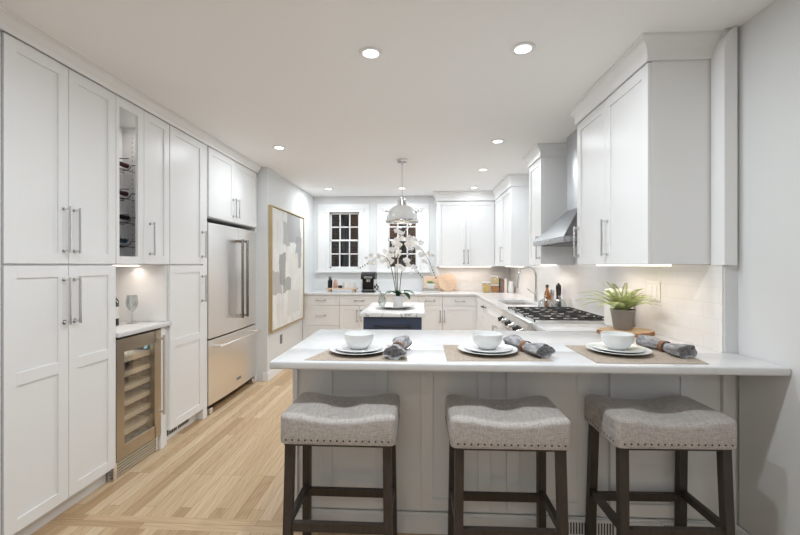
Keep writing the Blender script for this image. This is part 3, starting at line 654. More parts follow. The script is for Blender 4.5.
# far base cabinets
FY = 5.815
def far_base(label, x0, x1, kind):
    t = thing('base_cabinet', label, 'cabinet', ((x0 + x1) / 2, 6.1, 0), 0)
    carcass(t, x0, x1, FY, FW - .001, .1, .8795); obj('toe_kick', MB().box(x0, x1, FY + .05, FW - .001, 0, .1), M['cab'], t)
    g = .002; cx = (x0 + x1) / 2
    if kind == 'drawers':
        for (v0, v1) in ((.735, .875), (.43, .73), (.105, .425)):
            d = shaker(t, 'drawer', '-y', FY, x0 + g, x1 - g, v0, v1, M['cab'], st=.04); pull(d, '-y', FY - .02, (v0 + v1) / 2, cx - .075, cx + .075, horiz=True)
    else:
        d = shaker(t, 'drawer', '-y', FY, x0 + g, x1 - g, .735, .875, M['cab'], st=.04); pull(d, '-y', FY - .02, .805, cx - .075, cx + .075, horiz=True)
        if kind == 'two':
            d = shaker(t, 'door', '-y', FY, x0 + g, cx - g, .105, .73, M['cab']); pull(d, '-y', FY - .02, cx - .03, .49, .67)
            d = shaker(t, 'door', '-y', FY, cx + g, x1 - g, .105, .73, M['cab']); pull(d, '-y', FY - .02, cx + .03, .49, .67)
        else:
            d = shaker(t, 'door', '-y', FY, x0 + g, x1 - g, .105, .73, M['cab']); hu = x1 - .03 if kind == 'right' else x0 + .03
            pull(d, '-y', FY - .02, hu, .49, .67)
far_base('white base cabinet of three drawers against left wall under far counter', LW + .004, -1.195, 'drawers')
far_base('white base cabinet with drawer over two doors under the coffee maker', -1.193, -.60, 'two')
far_base('white base cabinet on far wall hidden behind the navy island', -.598, -.03, 'two')
far_base('white base cabinet with drawer over door just right of island', -.028, .325, 'right')
far_base('white base cabinet in far corner below the round board', .327, .834, 'left')
# right run
SXF = .835
t = thing('pullout_cabinet', 'slim white cabinet front at the inner corner of far counter', 'cabinet', (1.1, 5.2, 0))
carcass(t, SXF, RK - .001, 4.832, 5.81, .1, .8795); obj('toe_kick', MB().box(SXF + .05, RK - .001, 4.832, 5.81, 0, .1), M['cab'], t)
d = shaker(t, 'door', '-x', SXF, 4.834, 5.25, .105, .73, M['cab']); d = shaker(t, 'drawer', '-x', SXF, 4.834, 5.25, .735, .875, M['cab'], st=.04)
pull(d, '-x', SXF - .02, .80, 4.94, 5.12, M['iron'], horiz=True)
d = shaker(t, 'filler', '-x', SXF, 5.255, 5.79, .105, .875, M['cab'])
t = thing('sink_cabinet', 'white sink base cabinet between corner and the range', 'cabinet', (1.1, 4.2, 0))
carcass(t, SXF, sx0 - .011, 3.735, 4.83, .1, .8795); obj('toe_kick', MB().box(SXF + .05, RK - .001, 3.735, 4.83, 0, .1), M['cab'], t)
obj('side_panel', MB().box(sx0 - .011, RK - .001, 3.735, 3.755, .1, .8795), M['cab'], t)
d = shaker(t, 'false_front', '-x', SXF, 3.738, 4.826, .735, .875, M['cab'], st=.04)
d = shaker(t, 'door', '-x', SXF, 3.738, 4.28, .105, .73, M['cab']); pull(d, '-x', SXF - .02, 4.25, .50, .68)
d = shaker(t, 'door', '-x', SXF, 4.284, 4.826, .105, .73, M['cab']); pull(d, '-x', SXF - .02, 4.315, .50, .68)
tag(obj('corner_cabinet', MB().box(SXF, RK - .001, 2.517, 2.846, .0, .8795, .001), M['cab']), 'white corner cabinet filling between peninsula and range', 'cabinet')
# range
t = thing('gas_range', 'stainless gas range with black grates below the hood', 'range', (1.1, 3.29, 0))
ry0, ry1, rx0 = 2.852, 3.730, .79
obj('body', MB().box(rx0, RK - .01, ry0, ry1, .10, .905, .002), M['steel'], t)
obj('toe_kick', MB().box(rx0 + .05, RK - .03, ry0 + .01, ry1 - .01, 0, .10), M['iron'], t)
obj('cooktop', MB().box(rx0 - .02, RK - .01, ry0, ry1, .905, .922, .003, 2), mat('bright_steel', rgb(236, 235, 233), .35, 1, bump=.02), t)
cp = MB(); cp.prism([(rx0, .78), (rx0 - .045, .79), (rx0 - .02, .905), (rx0, .905)], 'y', ry0, ry1); cp = obj('control_panel', cp, M['steel'], t)
for k in range(6):
    y = ry0 + .09 + k * (ry1 - ry0 - .18) / 5
    b = MB(); b.tube([(rx0 - .034, y, .845), (rx0 - .042, y, .843)], .026, 16); b.tube([(rx0 - .040, y, .8435), (rx0 - .078, y, .835)], .019, 16); obj('knob', b, M['iron'] if k % 2 else M['chrome'], cp)
od = obj('oven_door', MB().box(rx0 - .035, rx0 - .001, ry0 + .005, ry1 - .005, .22, .77, .003), M['steel'], t)
b = MB(); b.tube([(rx0 - .085, ry0 + .05, .715), (rx0 - .085, ry1 - .05, .715)], .012)
for y in (ry0 + .08, ry1 - .08): b.tube([(rx0 - .03, y, .715), (rx0 - .085, y, .715)], .010)
obj('handle', b, M['chrome'], od)
obj('window', MB().box(rx0 - .037, rx0 - .034, ry0 + .16, ry1 - .16, .36, .60), M['black'], od)
for k in range(3):
    g0 = ry0 + .025 + k * (ry1 - ry0 - .05) / 3; g1 = g0 + (ry1 - ry0 - .05) / 3 - .008; gx0, gx1 = rx0 + .03, RK - .07; zz = .940
    b = MB()
    for (p, q) in (((gx0, g0), (gx1, g0)), ((gx0, g1), (gx1, g1)), ((gx0, g0), (gx0, g1)), ((gx1, g0), (gx1, g1)), (((gx0 + gx1) / 2, g0), ((gx0 + gx1) / 2, g1)), ((gx0, (g0 + g1) / 2), (gx1, (g0 + g1) / 2))):
        b.bar((p[0], p[1], zz), (q[0], q[1], zz), .008, .009)
    for fx in (.25, .75):
        bx = gx0 + (gx1 - gx0) * fx; by = (g0 + g1) / 2
        for a in range(4): b.bar((bx + .035 * math.cos(PI / 4 + a * PI / 2), by + .035 * math.sin(PI / 4 + a * PI / 2), zz), (bx + .12 * math.cos(PI / 4 + a * PI / 2), by + .11 * math.sin(PI / 4 + a * PI / 2), zz), .007, .010)
    for px in (gx0, gx1):
        for py in (g0, g1): b.box(px - .006, px + .006, py - .006, py + .006, .9222, .943, .002)
    obj('grate', b, M['iron'], t)
    for fx in (.22, .78):
        b = MB(); b.lathe([(.045, 0), (.045, .006), (.03, .009), (.03, .013), (.0, .014)], 20, (gx0 + (gx1 - gx0) * fx, (g0 + g1) / 2, .9222)); obj('burner', b, M['iron'], t)
# faucet
t = thing('faucet', 'polished gooseneck kitchen faucet behind the sink', 'faucet', (1.33, 4.60, SLT))
fx, fy = 1.33, 4.60
b = MB(); b.lathe([(.028, .0005), (.028, .012), (.022, .02), (.021, .10), (.0165, .115), (.0165, .13)], 20, (fx, fy, SLT)); obj('base', b, M['chrome'], t)
b = MB(); b.tube([(fx, fy, SLT + .12), (fx, fy, SLT + .29)] + [(fx - .10 + .10 * math.cos(a), fy, SLT + .29 + .10 * math.sin(a)) for a in [R(15 * k) for k in range(1, 12)]] + [(fx - .205, fy, SLT + .25), (fx - .212, fy, SLT + .20)], .013, 14); sp_ = obj('spout', b, M['chrome'], t)
b = MB(); b.tube([(fx - .210, fy, SLT + .215), (fx - .216, fy, SLT + .155)], .017, 14); obj('spray_head', b, M['chrome'], sp_)
b = MB(); b.tube([(fx, fy, SLT + .08), (fx - .05, fy - .02, SLT + .105), (fx - .115, fy - .045, SLT + .15)], .008, 10); obj('lever', b, M['chrome'], t)

# ------------------------------------------------------------------ island
t = thing('kitchen_island', 'small navy kitchen island with veined marble top', 'island', (-.21, 3.7, 0))
carcass(t, -.495, .015, 3.44, 4.30, .09, .8795, M['navy'])
obj('toe_kick', MB().box(-.47, -.01, 3.48, 4.26, 0, .09), M['navy'], t)
obj('worktop', MB().box(-.525, .042, 3.395, 4.35, .880, .9145, .005, 2), M['marble'], t)
d = shaker(t, 'drawer', '-y', 3.44, -.493, .013, .735, .872, M['navy'], st=.03, slab=True); pull(d, '-y', 3.42, .80, -.40, -.08, M['iron'], horiz=True)
for (u0, u1) in ((-.493, -.2415), (-.2385, .013)): shaker(t, 'door', '-y', 3.44, u0, u1, .10, .73, M['navy'], st=.05)

# ------------------------------------------------------------------ pendant
t = thing('pendant_lamp', 'white dome pendant lamp with polished rim hanging over island', 'pendant lamp', (-.19, 4.2, 1.77))
c = (-.19, 4.2, 0)
b = MB(); b.lathe([(.062, CEIL - .0005), (.062, CEIL - .012), (.05, CEIL - .026), (.012, CEIL - .03), (.010, CEIL - .05)], 24, c); obj('canopy', b, M['chrome'], t)
b = MB(); b.tube([(c[0], c[1], CEIL - .04), (c[0], c[1], 2.03)], .0045, 8); obj('rod', b, M['chrome'], t)
b = MB(); b.lathe([(.008, 2.045), (.03, 2.04), (.034, 2.02), (.052, 2.018), (.052, 1.962), (.06, 1.955)], 28, c); obj('cap', b, M['chrome'], t)
b = MB(); b.lathe([(.055, 1.962), (.075, 1.958), (.105, 1.942), (.135, 1.912), (.155, 1.872), (.162, 1.835), (.166, 1.806), (.163, 1.806), (.159, 1.835), (.151, 1.87), (.131, 1.908), (.101, 1.937), (.07, 1.951)], 36, c, False, False)
obj('shade', b, mat('white_enamel', rgb(228, 229, 229), .12, coat=.6, bump=.01), t)
b = MB(); b.lathe([(.168, 1.807), (.178, 1.804), (.178, 1.790), (.172, 1.782), (.162, 1.784), (.160, 1.800)], 36, c, False, False); obj('rim', b, M['chrome'], t)
b = MB()
for s in (-1, 1): b.tube([(c[0] + s * .135, c[1], 1.90), (c[0] + s * .165, c[1], 1.905)], .004); b.tube([(c[0] + s * .163, c[1], 1.905), (c[0] + s * .177, c[1], 1.906)], .011)
obj('thumbscrew', b, M['chrome'], t)
b = MB(); b.lathe([(.014, 1.93), (.016, 1.90), (.034, 1.86), (.036, 1.84), (.026, 1.815), (.0, 1.808)], 20, c); lamp_area('pendant_lamp_light', (-.19, 4.2, 1.80), PENDANT_W, .16, (0, 0, 0), (1, .95, .9))
obj('bulb', b, mat('warm_bulb', rgb(255, 236, 210), .4, emit=(1, .86, .7, 1), estr=14, bump=.01), t)

# ------------------------------------------------------------------ recessed lights
cl = ['recessed ceiling light above the breakfast bar, left one of the front pair', 'recessed ceiling light above the breakfast bar, right one of the front pair', 'recessed ceiling light in front of the refrigerator cabinet', 'recessed ceiling light beside the range hood chimney', 'recessed ceiling light by the sink, second of the right-hand row from the range', 'recessed ceiling light in far right corner near the wall cabinet', 'recessed ceiling light in front of the left window', 'recessed ceiling light directly behind the pendant rod']
def can(x, y, label, p):
    t = thing('recessed_light', label, 'ceiling light', (x, y, CEIL - .012), 0, 'recessed ceiling lights')
    b = MB(); b.lathe([(.056, -.0005), (.062, -.0005), (.062, -.005), (.056, -.007), (.0415, -.005), (.0415, -.0005)], 28, (x, y, CEIL), False, False); obj('trim_ring', b, M['trim'], t)
    b = MB(); b.lathe([(.041, -.001), (.0405, -.004), (.0, -.0045)], 28, (x, y, CEIL)); obj('lens', b, M['led'], t)
    lamp_area('ceiling_lamp', (x, y, CEIL - .012), p, .09)
for k, (x, y) in enumerate(KITCHEN_CANS): can(x, y, cl[k], CAN_W * CAN_SCALE[k])
nl = ['over the left stool', 'over the middle stool', 'unseen fill added behind the camera toward the left wall', 'unseen fill added directly behind the camera', 'unseen fill added far behind camera on the left', 'unseen fill added far behind camera on the right']
for k, (x, y) in enumerate(NEAR_CANS): can(x, y, 'recessed light in the near room ceiling, ' + nl[k], NEAR_W * (1.45 if y > 0 else .5))  # lights behind the camera are unseen, added to light stools and cabinet fronts
# unseen glowing globe added behind the camera to fill fronts and ceiling
t = thing('fill_globe', 'unseen glowing globe added as fill light in the room behind the camera', 'pendant lamp', (-.35, -1.5, 1.85))
b = MB(); b.lathe([(.001, -.15)] + [(.15 * math.cos(a), .15 * math.sin(a)) for a in [R(-80 + 10 * k) for k in range(17)]] + [(.001, .15)], 32, (-.35, -1.5, 2.0)); obj('globe', b, mat('fill_globe_glow', rgb(250, 250, 250), .4, emit=(.97, .985, 1, 1), estr=GLOBE_R, bump=.01), t)
b = MB(); b.tube([(-.35, -1.5, 2.145), (-.35, -1.5, CEIL - .02)], .006); b.lathe([(.06, CEIL - .025), (.06, CEIL - .0005)], 24, (-.35, -1.5, 0)); obj('rod', b, M['chrome'], t)
# under-cabinet strips
def strip(label, x0, x1, y0, y1, z, p):
    tag(obj('under_cabinet_light', MB().box(x0, x1, y0, y1, z - .009, z - .0005, .001), M['strip']), label, 'light', 'under-cabinet strip lights')
    lx, ly = x1 - x0, y1 - y0
    lamp_area('under_cabinet_lamp', ((x0 + x1) / 2, (y0 + y1) / 2, z - .013), p, lx, (0, 0, 0), WARM, 'RECTANGLE', ly, 160)
strip('warm light strip under the display cabinet lighting the wine niche', -2.10, -2.06, 2.37, 2.80, 1.33, STRIP_W * 1.3)
strip('warm light strip under the near right wall cabinet above fern', 1.24, 1.28, 2.08, 2.85, 1.333, STRIP_W * 2.2)
strip('warm light strip under the narrow cabinet past the hood', 1.24, 1.28, 3.78, 4.13, 1.333, STRIP_W * .9)
strip('warm light strip under the right corner wall cabinet', 1.26, 1.30, 5.02, 5.9, 1.312, STRIP_W * 1.6)
strip('warm light strip under the far wall cabinet above round board', .31, 1.1, 6.20, 6.24, 1.306, STRIP_W * 1.8)
lamp_area('hood_lamp', (1.25, 3.36, 1.49), .6, .10)

# ------------------------------------------------------------------ bar stools
SW, SD, SB = .482, .315, .594
def rrect(hx, hy, r, n=6):
    pts = []
    for (sx, sy, a0) in ((1, 1, 0), (-1, 1, 90), (-1, -1, 180), (1, -1, 270)):
        for k in range(n + 1):
            a = R(a0 + 90 * k / n); pts.append((sx * (hx - r) + r * math.cos(a), sy * (hy - r) + r * math.sin(a)))
    return pts
def dense(pts, m=8):
    out = []
    for i in range(len(pts)):
        a, b = Vector(pts[i]), Vector(pts[(i + 1) % len(pts)])
        k = m if (b - a).length > .06 else 1
        for q in range(k): p = a.lerp(b, q / k); out.append((p.x, p.y))
    return out
def make_stool():
    t = thing('bar_stool', 'x', 'stool', (0, 0, 0), 0, 'saddle bar stools')
    base = dense(rrect(SW / 2, SD / 2, .028))
    top = lambda x: .100 + .034 * (abs(2 * x / SW) ** 2.0) - .012 * max(0, abs(2 * x / SW) - .8) / .2
    prof = [(.008, 0, 0), (.002, .002, 0), (0, .012, 0), (.0, .045, .1)] + [(0.022 * (1 - math.cos(a)), 1, None, a) for a in [R(q) for q in (0, 15, 30, 45, 60, 75, 90)]] + [(d, 2) for d in (.05, .08, .11, .135, .148)]
    rr = []
    for p in prof:
        ins = p[0]; sx = (SW / 2 - ins) / (SW / 2); sy = (SD / 2 - ins) / (SD / 2); ring = []
        for (x, y) in base:
            X, Y = x * sx, y * sy; T = top(x)
            if len(p) == 3: z = p[1] + (p[2] * (T - .099))
            elif p[1] == 1: z = T - .020 * (1 - math.sin(p[3]))
            else: z = T + .006 * (1 - ((SD / 2 - ins) / (SD / 2)) ** 2)
            ring.append((X, Y, SB + z))
        rr.append(ring)
    b = MB(); b.rings(rr); seat = obj('seat_cushion', b, M['fabric'], t, smooth=60, local=True)
    nm = MATS.get('pewter_nailhead') or mat('pewter_nailhead', rgb(80, 74, 70), .35, 1, bump=.02)
    b = MB(); b.M = Matrix.Rotation(PI / 2, 4, 'X'); b.lathe([(.0046, -.001), (.0040, .0015), (.002, .0028), (.0, .003)], 8)
    first = obj('nailhead', b, nm, seat, local=True); me = first.data; k0 = None
    spots = [(-SW / 2 + .03 + (SW - .06) * k / 16, -SD / 2, 0) for k in range(17)] + [(-SW / 2, -SD / 2 + .03 + (SD - .06) * k / 10, -PI / 2) for k in range(11)] + [(SW / 2, -SD / 2 + .03 + (SD - .06) * k / 10, PI / 2) for k in range(11)]
    for q, (x, y, rz) in enumerate(spots):
        o = first if q == 0 else first.copy()
        if q: COL.objects.link(o); o.parent = seat
        o.location = Vector((x, y, SB + .015)) - seat.location; o.rotation_euler = (0, 0, rz)
    a = MB(); a.box(-SW / 2 + .018, SW / 2 - .018, -SD / 2 + .018, SD / 2 - .018, SB - .012, SB + .006); obj('apron', a, M['espresso'], t, local=True)
    L = {}
    for sx in (-1, 1):
        for sy in (-1, 1):
            p = Vector((sx * (SW / 2 - .038), sy * (SD / 2 - .034), SB - .0005)); q = Vector((sx * (SW / 2 - .030), sy * (SD / 2 - .012), .0))
            b = MB(); h = .0175
            b.rings([[(c.x + i * h, c.y + j * h, c.z) for i, j in ((-1, -1), (1, -1), (1, 1), (-1, 1))] for c in (q, p)])
            obj('leg', b, M['espresso'], t, local=True); L[(sx, sy)] = (p, q)
    def at(k, z): p, q = L[k]; return q.lerp(p, z / SB)
    for (k0, k1, z, wa, wb) in (((-1, -1), (1, -1), .250, .024, .035), ((-1, 1), (1, 1), .237, .022, .034), ((-1, -1), (-1, 1), .262, .022, .034), ((1, -1), (1, 1), .262, .022, .034)):
        b = MB(); b.bar(at(k0, z), at(k1, z), wa, wb); obj('stretcher', b, M['espresso'], t, local=True)
    return t
st = make_stool()
st.location = (-.338, 1.750, 0); st['label'] = 'grey saddle bar stool at the open left end of the bar beside the oak floor'
dup(st, (.362, 1.748, 0), R(.5), 'grey saddle bar stool in the middle, between the two other stools')
dup(st, (1.024, 1.784, 0), R(1.5), 'grey saddle bar stool nearest the right wall, below the fern')

# ------------------------------------------------------------------ place settings
ZT = SLT + .0005
where = ['left place setting', 'middle place setting', 'right place setting near the fern']
def plate_bm(r, h, foot):
    b = MB(); b.lathe([(foot, 0), (foot + .004, .0), (r * .72, h * .35), (r, h), (r + .0012, h + .0015), (r, h + .003), (r * .9, h * .8 + .0028), (r * .68, h * .35 + .003), (0, h * .3 + .003)], 48); return b
def bowl_bm():
    b = MB(); b.lathe([(.036, 0), (.040, .001), (.043, .006), (.060, .022), (.069, .045), (.0725, .068), (.0728, .070), (.0705, .070), (.067, .046), (.057, .024), (.03, .011), (0, .010)], 48); return b
mats_c = [[(-.505, 1.698), (-.052, 1.70), (-.078, 2.035), (-.413, 2.026)], [(.116, 1.712), (.577, 1.735), (.517, 2.073), (.119, 2.053)], [(.747, 1.709), (1.207, 1.715), (1.282, 2.112), (.745, 2.072)]]
cent = [(-.29, 1.868), (.320, 1.895), (.936, 1.922)]
pl = bp_ = sp_l = None
nap = [((-.105, 1.85), R(84)), ((.505, 1.905), R(110)), ((1.165, 1.94), R(98))]
def quadslab(cs, z0, z1):
    b = MB(); b.rings([[(x, y, z) for x, y in cs] for z in (z0, z1)]); return b
def loft_napkin(seed):
    rnd = random.Random(seed)
    t = thing('napkin', 'x', 'napkin', (0, 0, 0), 0, 'rolled grey napkins')
    b = MB(); rr = []; n = 44; ph = rnd.uniform(0, 6)
    for i in range(21):
        s = i / 20; y = -.135 + .27 * s; d = abs(s - .52) / .5
        wv = .021 + .026 * min(1, d * 1.35) ** 1.2; hv = .021 + .008 * min(1, d * 1.2)
        amp = .05 + .22 * min(1, d * 1.1)
        if i in (0, 20): wv *= .97
        ring = []
        for j in range(n):
            a = 2 * PI * j / n; f = 1 + amp * math.sin(4 * a + ph + s * 2) * .38 + amp * math.sin(7 * a + ph * 2 - s * 2) * .16
            z = max(.0008, hv * 1.03 + hv * f * math.sin(a)); ring.append((wv * f * math.cos(a) + .006 * math.sin(s * 7 + ph), y, z))
        rr.append(ring)
    inner0 = [(x * .45, y + .028, .02 + (z - .02) * .4) for x, y, z in rr[0]]; inner1 = [(x * .45, y - .028, .02 + (z - .02) * .4) for x, y, z in rr[-1]]
    b.rings([inner0] + rr + [inner1]); obj('cloth', b, M['napkin'], t, smooth=50, local=True)
    b = MB(); rr = []
    for (y, k) in ((-.012, 1.0), (-.012, 1.1), (.012, 1.1), (.012, 1.0)):
        rr.append([((.0275 * k) * math.cos(2 * PI * j / 28), y + .004, max(.0006, .0235 + .0262 * k * math.sin(2 * PI * j / 28))) for j in range(28)])
    b.rings(rr, closed=True); obj('napkin_ring', b, M['leather'], t, local=True)
    return t
for i in range(3):
    tag(obj('placemat', quadslab(mats_c[i], ZT, ZT + .0016), M['mat']), 'tan woven placemat of the ' + where[i], 'placemat', 'linen placemats')
    x, y = cent[i]
    if i == 0:
        pl = obj('dinner_plate', plate_bm(.138, .017, .075), M['porcelain'], local=True); sp_l = obj('salad_plate', plate_bm(.112, .013, .062), M['porcelain'], local=True); bp_ = obj('bowl', bowl_bm(), M['porcelain'], local=True)
        P = [pl, sp_l, bp_]
    else: P = [o.copy() for o in (pl, sp_l, bp_)]; [COL.objects.link(o) for o in P]
    z0 = ZT + .0021
    P[0].location = (x, y, z0); P[1].location = (x + .002, y, z0 + .0095); P[2].location = (x, y + .004, z0 + .0095 + .0085)
    tag(P[0], 'white dinner plate, lowest of the stack on the ' + where[i], 'plate', 'dinner plates'); tag(P[1], 'white salad plate between bowl and dinner plate of the ' + where[i], 'plate', 'salad plates'); tag(P[2], 'white porcelain bowl on top of the ' + where[i], 'bowl', 'porcelain bowls')
    nk = loft_napkin(i + 3); (nx, ny), rz = nap[i]; nk.location = (nx, ny, ZT + .0018); nk.rotation_euler = (0, 0, rz - PI / 2)
    nk['label'] = 'grey cloth napkin rolled in a tan ring beside the ' + where[i]

# ------------------------------------------------------------------ fern on wood slice
fc = (1.235, 2.475)
b = MB(); rnd = random.Random(5); n = 40; rad = [.15 + .012 * math.sin(2 * a_ * 2 * PI / n + 1) + .006 * rnd.uniform(-1, 1) for a_ in range(n)]
t = thing('wood_slice', 'round bark-edged wood slice board under the potted fern', 'board', (fc[0] + .005, fc[1] - .02, ZT))
cx, cy = fc[0] + .005, fc[1] - .02
b.rings([[(cx + r_ * k * math.cos(2 * PI * j / n), cy + r_ * k * math.sin(2 * PI * j / n) * .9, ZT + z) for j, r_ in enumerate(rad)] for k, z in ((.97, 0), (1, .006), (.99, .018), (.975, .022))]); obj('bark_edge', b, M['bark'], t)
b = MB(); b.rings([[(cx + r_ * k * math.cos(2 * PI * j / n), cy + r_ * k * math.sin(2 * PI * j / n) * .9, ZT + z) for j, r_ in enumerate(rad)] for k, z in ((.965, .0218), (.96, .0232))]); obj('face', b, M['slice'], t)
ZP = ZT + .0237
t = thing('potted_fern', 'bright green fern in a tapered grey pot on the wood slice', 'plant', (fc[0], fc[1], ZP))
b = MB(); b.lathe([(.046, 0), (.05, .002), (.066, .108), (.069, .112), (.069, .122), (.062, .122), (.060, .105), (.0, .104)], 32, (fc[0], fc[1], ZP)); obj('pot', b, M['potgrey'], t)
b = MB(); b.lathe([(.058, .105), (.04, .112), (0, .116)], 20, (fc[0], fc[1], ZP)); obj('soil', b, M['soil'], t)
b = MB(); rnd = random.Random(11)
def frond(base, az, ln, el0, droop):
    p = Vector(base); el = el0; n = 23; step = ln / n; pts = []
    d2 = Vector((math.cos(az), math.sin(az), 0)); side = Vector((-math.sin(az), math.cos(az), 0))
    for i in range(n + 1):
        pts.append(p.copy()); t_ = d2 * math.cos(el) + Vector((0, 0, math.sin(el))); p = p + t_ * step; el -= droop / n
    b.tube([tuple(q) for q in pts], .0014, 5, .0006)
    for i in range(2, n + 1):
        f = i / n; wl = .033 * (1 - .05) * min(1, (f + .15) * 2.2) * (1.08 - f) ** .7 + .004
        tg = (pts[i] - pts[i - 1]).normalized(); up = side.cross(tg).normalized()
        for s in (-1, 1):
            o = pts[i]; tip = o + side * s * wl + tg * wl * .35 - up * wl * .12 * s * 0 + Vector((0, 0, -.15 * wl)); hw = .0040
            m1 = o + (tip - o) * .45 + tg * hw; m2 = o + (tip - o) * .45 - tg * hw
            th = up * .0005
            f1 = [b.bm.verts.new(v + th) for v in (o, m2, tip, m1)]; f2 = [b.bm.verts.new(v - th) for v in (o, m2, tip, m1)]
            b.bm.faces.new(f1); b.bm.faces.new(list(reversed(f2)))
            for q in range(4): b.bm.faces.new((f1[q], f2[q], f2[(q + 1) % 4], f1[(q + 1) % 4]))
for k in range(36):
    az = 2 * PI * k / 36 * 1.0 + rnd.uniform(-.2, .2); ring = k % 3
    ln = (.30, .265, .215)[ring] * rnd.uniform(.85, 1.1); el = (R(48), R(66), R(80))[ring] + rnd.uniform(-.15, .15)
    if math.sin(az) > .3: ln *= .75
    if math.cos(az) > .25: ln *= .70
    frond((fc[0] + .015 * math.cos(az), fc[1] + .015 * math.sin(az), ZP + .112), az, ln, el, (R(72), R(70), R(50))[ring])
frond((fc[0] - .015, fc[1], ZP + .112), R(188), .30, R(42), R(60))
obj('fronds', b, M['fern'], t, smooth=0)
# cream crock behind fern
b = MB(); b.lathe([(.078, 0), (.083, .004), (.088, .02), (.088, .235), (.084, .245), (.070, .252), (.0, .254)], 36, (1.35, 2.76, ZT)); 
t = thing('cream_canister', 'cream ceramic canister standing behind the fern', 'canister', (1.35, 2.76, ZT))
obj('body', b, M['cream'], t)
# ------------------------------------------------------------------ items by the range / sink
def cloche(label, x, y, s):
    t = thing('glass_cloche', label, 'glass dome', (x, y, ZT), 0, 'glass domes behind the range')
    b = MB(); b.lathe([(.062 * s, .0005), (.0645 * s, .002), (.0655 * s, .03 * s), (.058 * s, .062 * s), (.040 * s, .086 * s), (.012 * s, .096 * s), (.0, .097 * s), (.0, .094 * s), (.011 * s, .093 * s), (.039 * s, .083 * s), (.056 * s, .06 * s), (.0632 * s, .03 * s), (.0622 * s, .003)], 32, (x, y, ZT), False, False); obj('dome', b, M['glass'], t)
    b = MB(); b.lathe([(.006, .096 * s), (.005, .105 * s), (.012, .112 * s), (.013, .12 * s), (.008, .128 * s), (0, .129 * s)], 16, (x, y, ZT)); obj('knob', b, M['chrome'], t)
cloche('clear glass dome with knob behind the range, nearer the sink', 1.195, 3.84, 1.0)
cloche('clear glass dome with knob behind the range, nearer the wall', 1.335, 3.86, .95)
t = thing('oil_bottle', 'amber oil bottle with dark stopper behind the glass domes', 'bottle', (1.27, 4.02, ZT))
b = MB(); b.lathe([(.026, 0), (.03, .004), (.03, .11), (.024, .14), (.013, .165), (.012, .19)], 20, (1.27, 4.02, ZT)); obj('body', b, M['amber'], t)
b = MB(); b.lathe([(.013, .19), (.015, .192), (.015, .215), (.008, .22)], 14, (1.27, 4.02, ZT)); obj('stopper', b, M['iron'], t)
t = thing('pepper_mill', 'tall dark pepper mill against the tile behind the domes', 'pepper mill', (1.385, 4.03, ZT))
b = MB(); b.lathe([(.026, 0), (.028, .004), (.024, .05), (.021, .10), (.025, .15), (.026, .165)], 20, (1.385, 4.03, ZT)); obj('body', b, M['espresso'], t)
b = MB(); b.lathe([(.024, .166), (.026, .18), (.024, .21), (.010, .225), (.008, .235), (0, .237)], 20, (1.385, 4.03, ZT)); obj('cap', b, M['iron'], t)
t = thing('salt_mill', 'slim steel salt mill between the oil bottle and pepper mill', 'salt mill', (1.325, 4.04, ZT))
b = MB(); b.lathe([(.02, 0), (.022, .003), (.019, .06), (.021, .12)], 20, (1.325, 4.04, ZT)); obj('body', b, M['steel'], t)
b = MB(); b.lathe([(.020, .121), (.022, .14), (.018, .165), (.0, .172)], 20, (1.325, 4.04, ZT)); obj('cap', b, M['chrome'], t)

# ------------------------------------------------------------------ far counter items
# coffee maker
kx, ky = -.778, 6.02
t = thing('coffee_maker', 'black single-serve coffee maker on far counter between windows', 'coffee maker', (kx, ky, ZT))
def rb(b, x0, x1, y0, y1, z0, z1, bv=.012): b.box(x0, x1, y0, y1, z0, z1, bv, 3)
b = MB(); rb(b, kx - .10, kx + .10, ky - .02, ky + .12, ZT, ZT + .25, .02); rb(b, kx - .10, kx + .10, ky - .14, ky - .018, ZT, ZT + .035, .012); obj('body', b, M['black'], t)
b = MB(); n = 12; pol = [(ky - .14, ZT + .20), (ky + .125, ZT + .20)] + [(ky - .008 + .1325 * math.cos(a), ZT + .235 + .075 * math.sin(a)) for a in [PI * k / n for k in range(n + 1)]]
b.prism(pol, 'x', kx - .108, kx + .108); obj('lid', b, M['black'], t)
obj('band', MB().box(kx - .06, kx + .06, ky - .147, ky - .138, ZT + .215, ZT + .245, .003), M['chrome'], t)
b = MB(); b.lathe([(.032, .16), (.036, .2), (.036, .215)], 20, (kx, ky - .09, ZT)); obj('brew_head', b, M['chrome'], t)
b = MB(); rb(b, kx - .105, kx - .085, ky - .14, ky - .0, ZT + .035, ZT + .2, .006); rb(b, kx + .085, kx + .105, ky - .14, ky - .0, ZT + .035, ZT + .2, .006); obj('side_trim', b, M['steel'], t)
obj('drip_tray', MB().box(kx - .07, kx + .07, ky - .135, ky - .03, ZT + .0355, ZT + .042, .002), M['greybook'], t)
# tray with condiments
tx, ty = -1.20, 6.03
t = thing('riser_tray', 'pale wooden riser tray on four feet left of the coffee maker', 'tray', (tx, ty, ZT))
obj('board', MB().box(tx - .24, tx + .24, ty - .09, ty + .09, ZT + .045, ZT + .062, .003), M['wood'], t)
for sx in (-1, 1):
    for sy in (-1, 1):
        b = MB(); b.lathe([(.02, 0), (.026, .012), (.022, .03), (.024, .0449)], 14, (tx + sx * .19, ty + sy * .055, ZT)); obj('foot', b, M['wood'], t)
ZR = ZT + .0625
t = thing('syrup_bottle', 'dark syrup bottle with round top at the left end of riser tray', 'bottle', (tx - .185, ty, ZR))
b = MB(); b.lathe([(.034, 0), (.036, .003), (.036, .115), (.02, .13), (.018, .14)], 18, (tx - .185, ty, ZR)); obj('body', b, M['black'], t)
b = MB(); b.lathe([(.02, .14), (.026, .155), (.02, .175), (0, .18)], 16, (tx - .185, ty, ZR)); obj('stopper', b, M['greybook'], t)
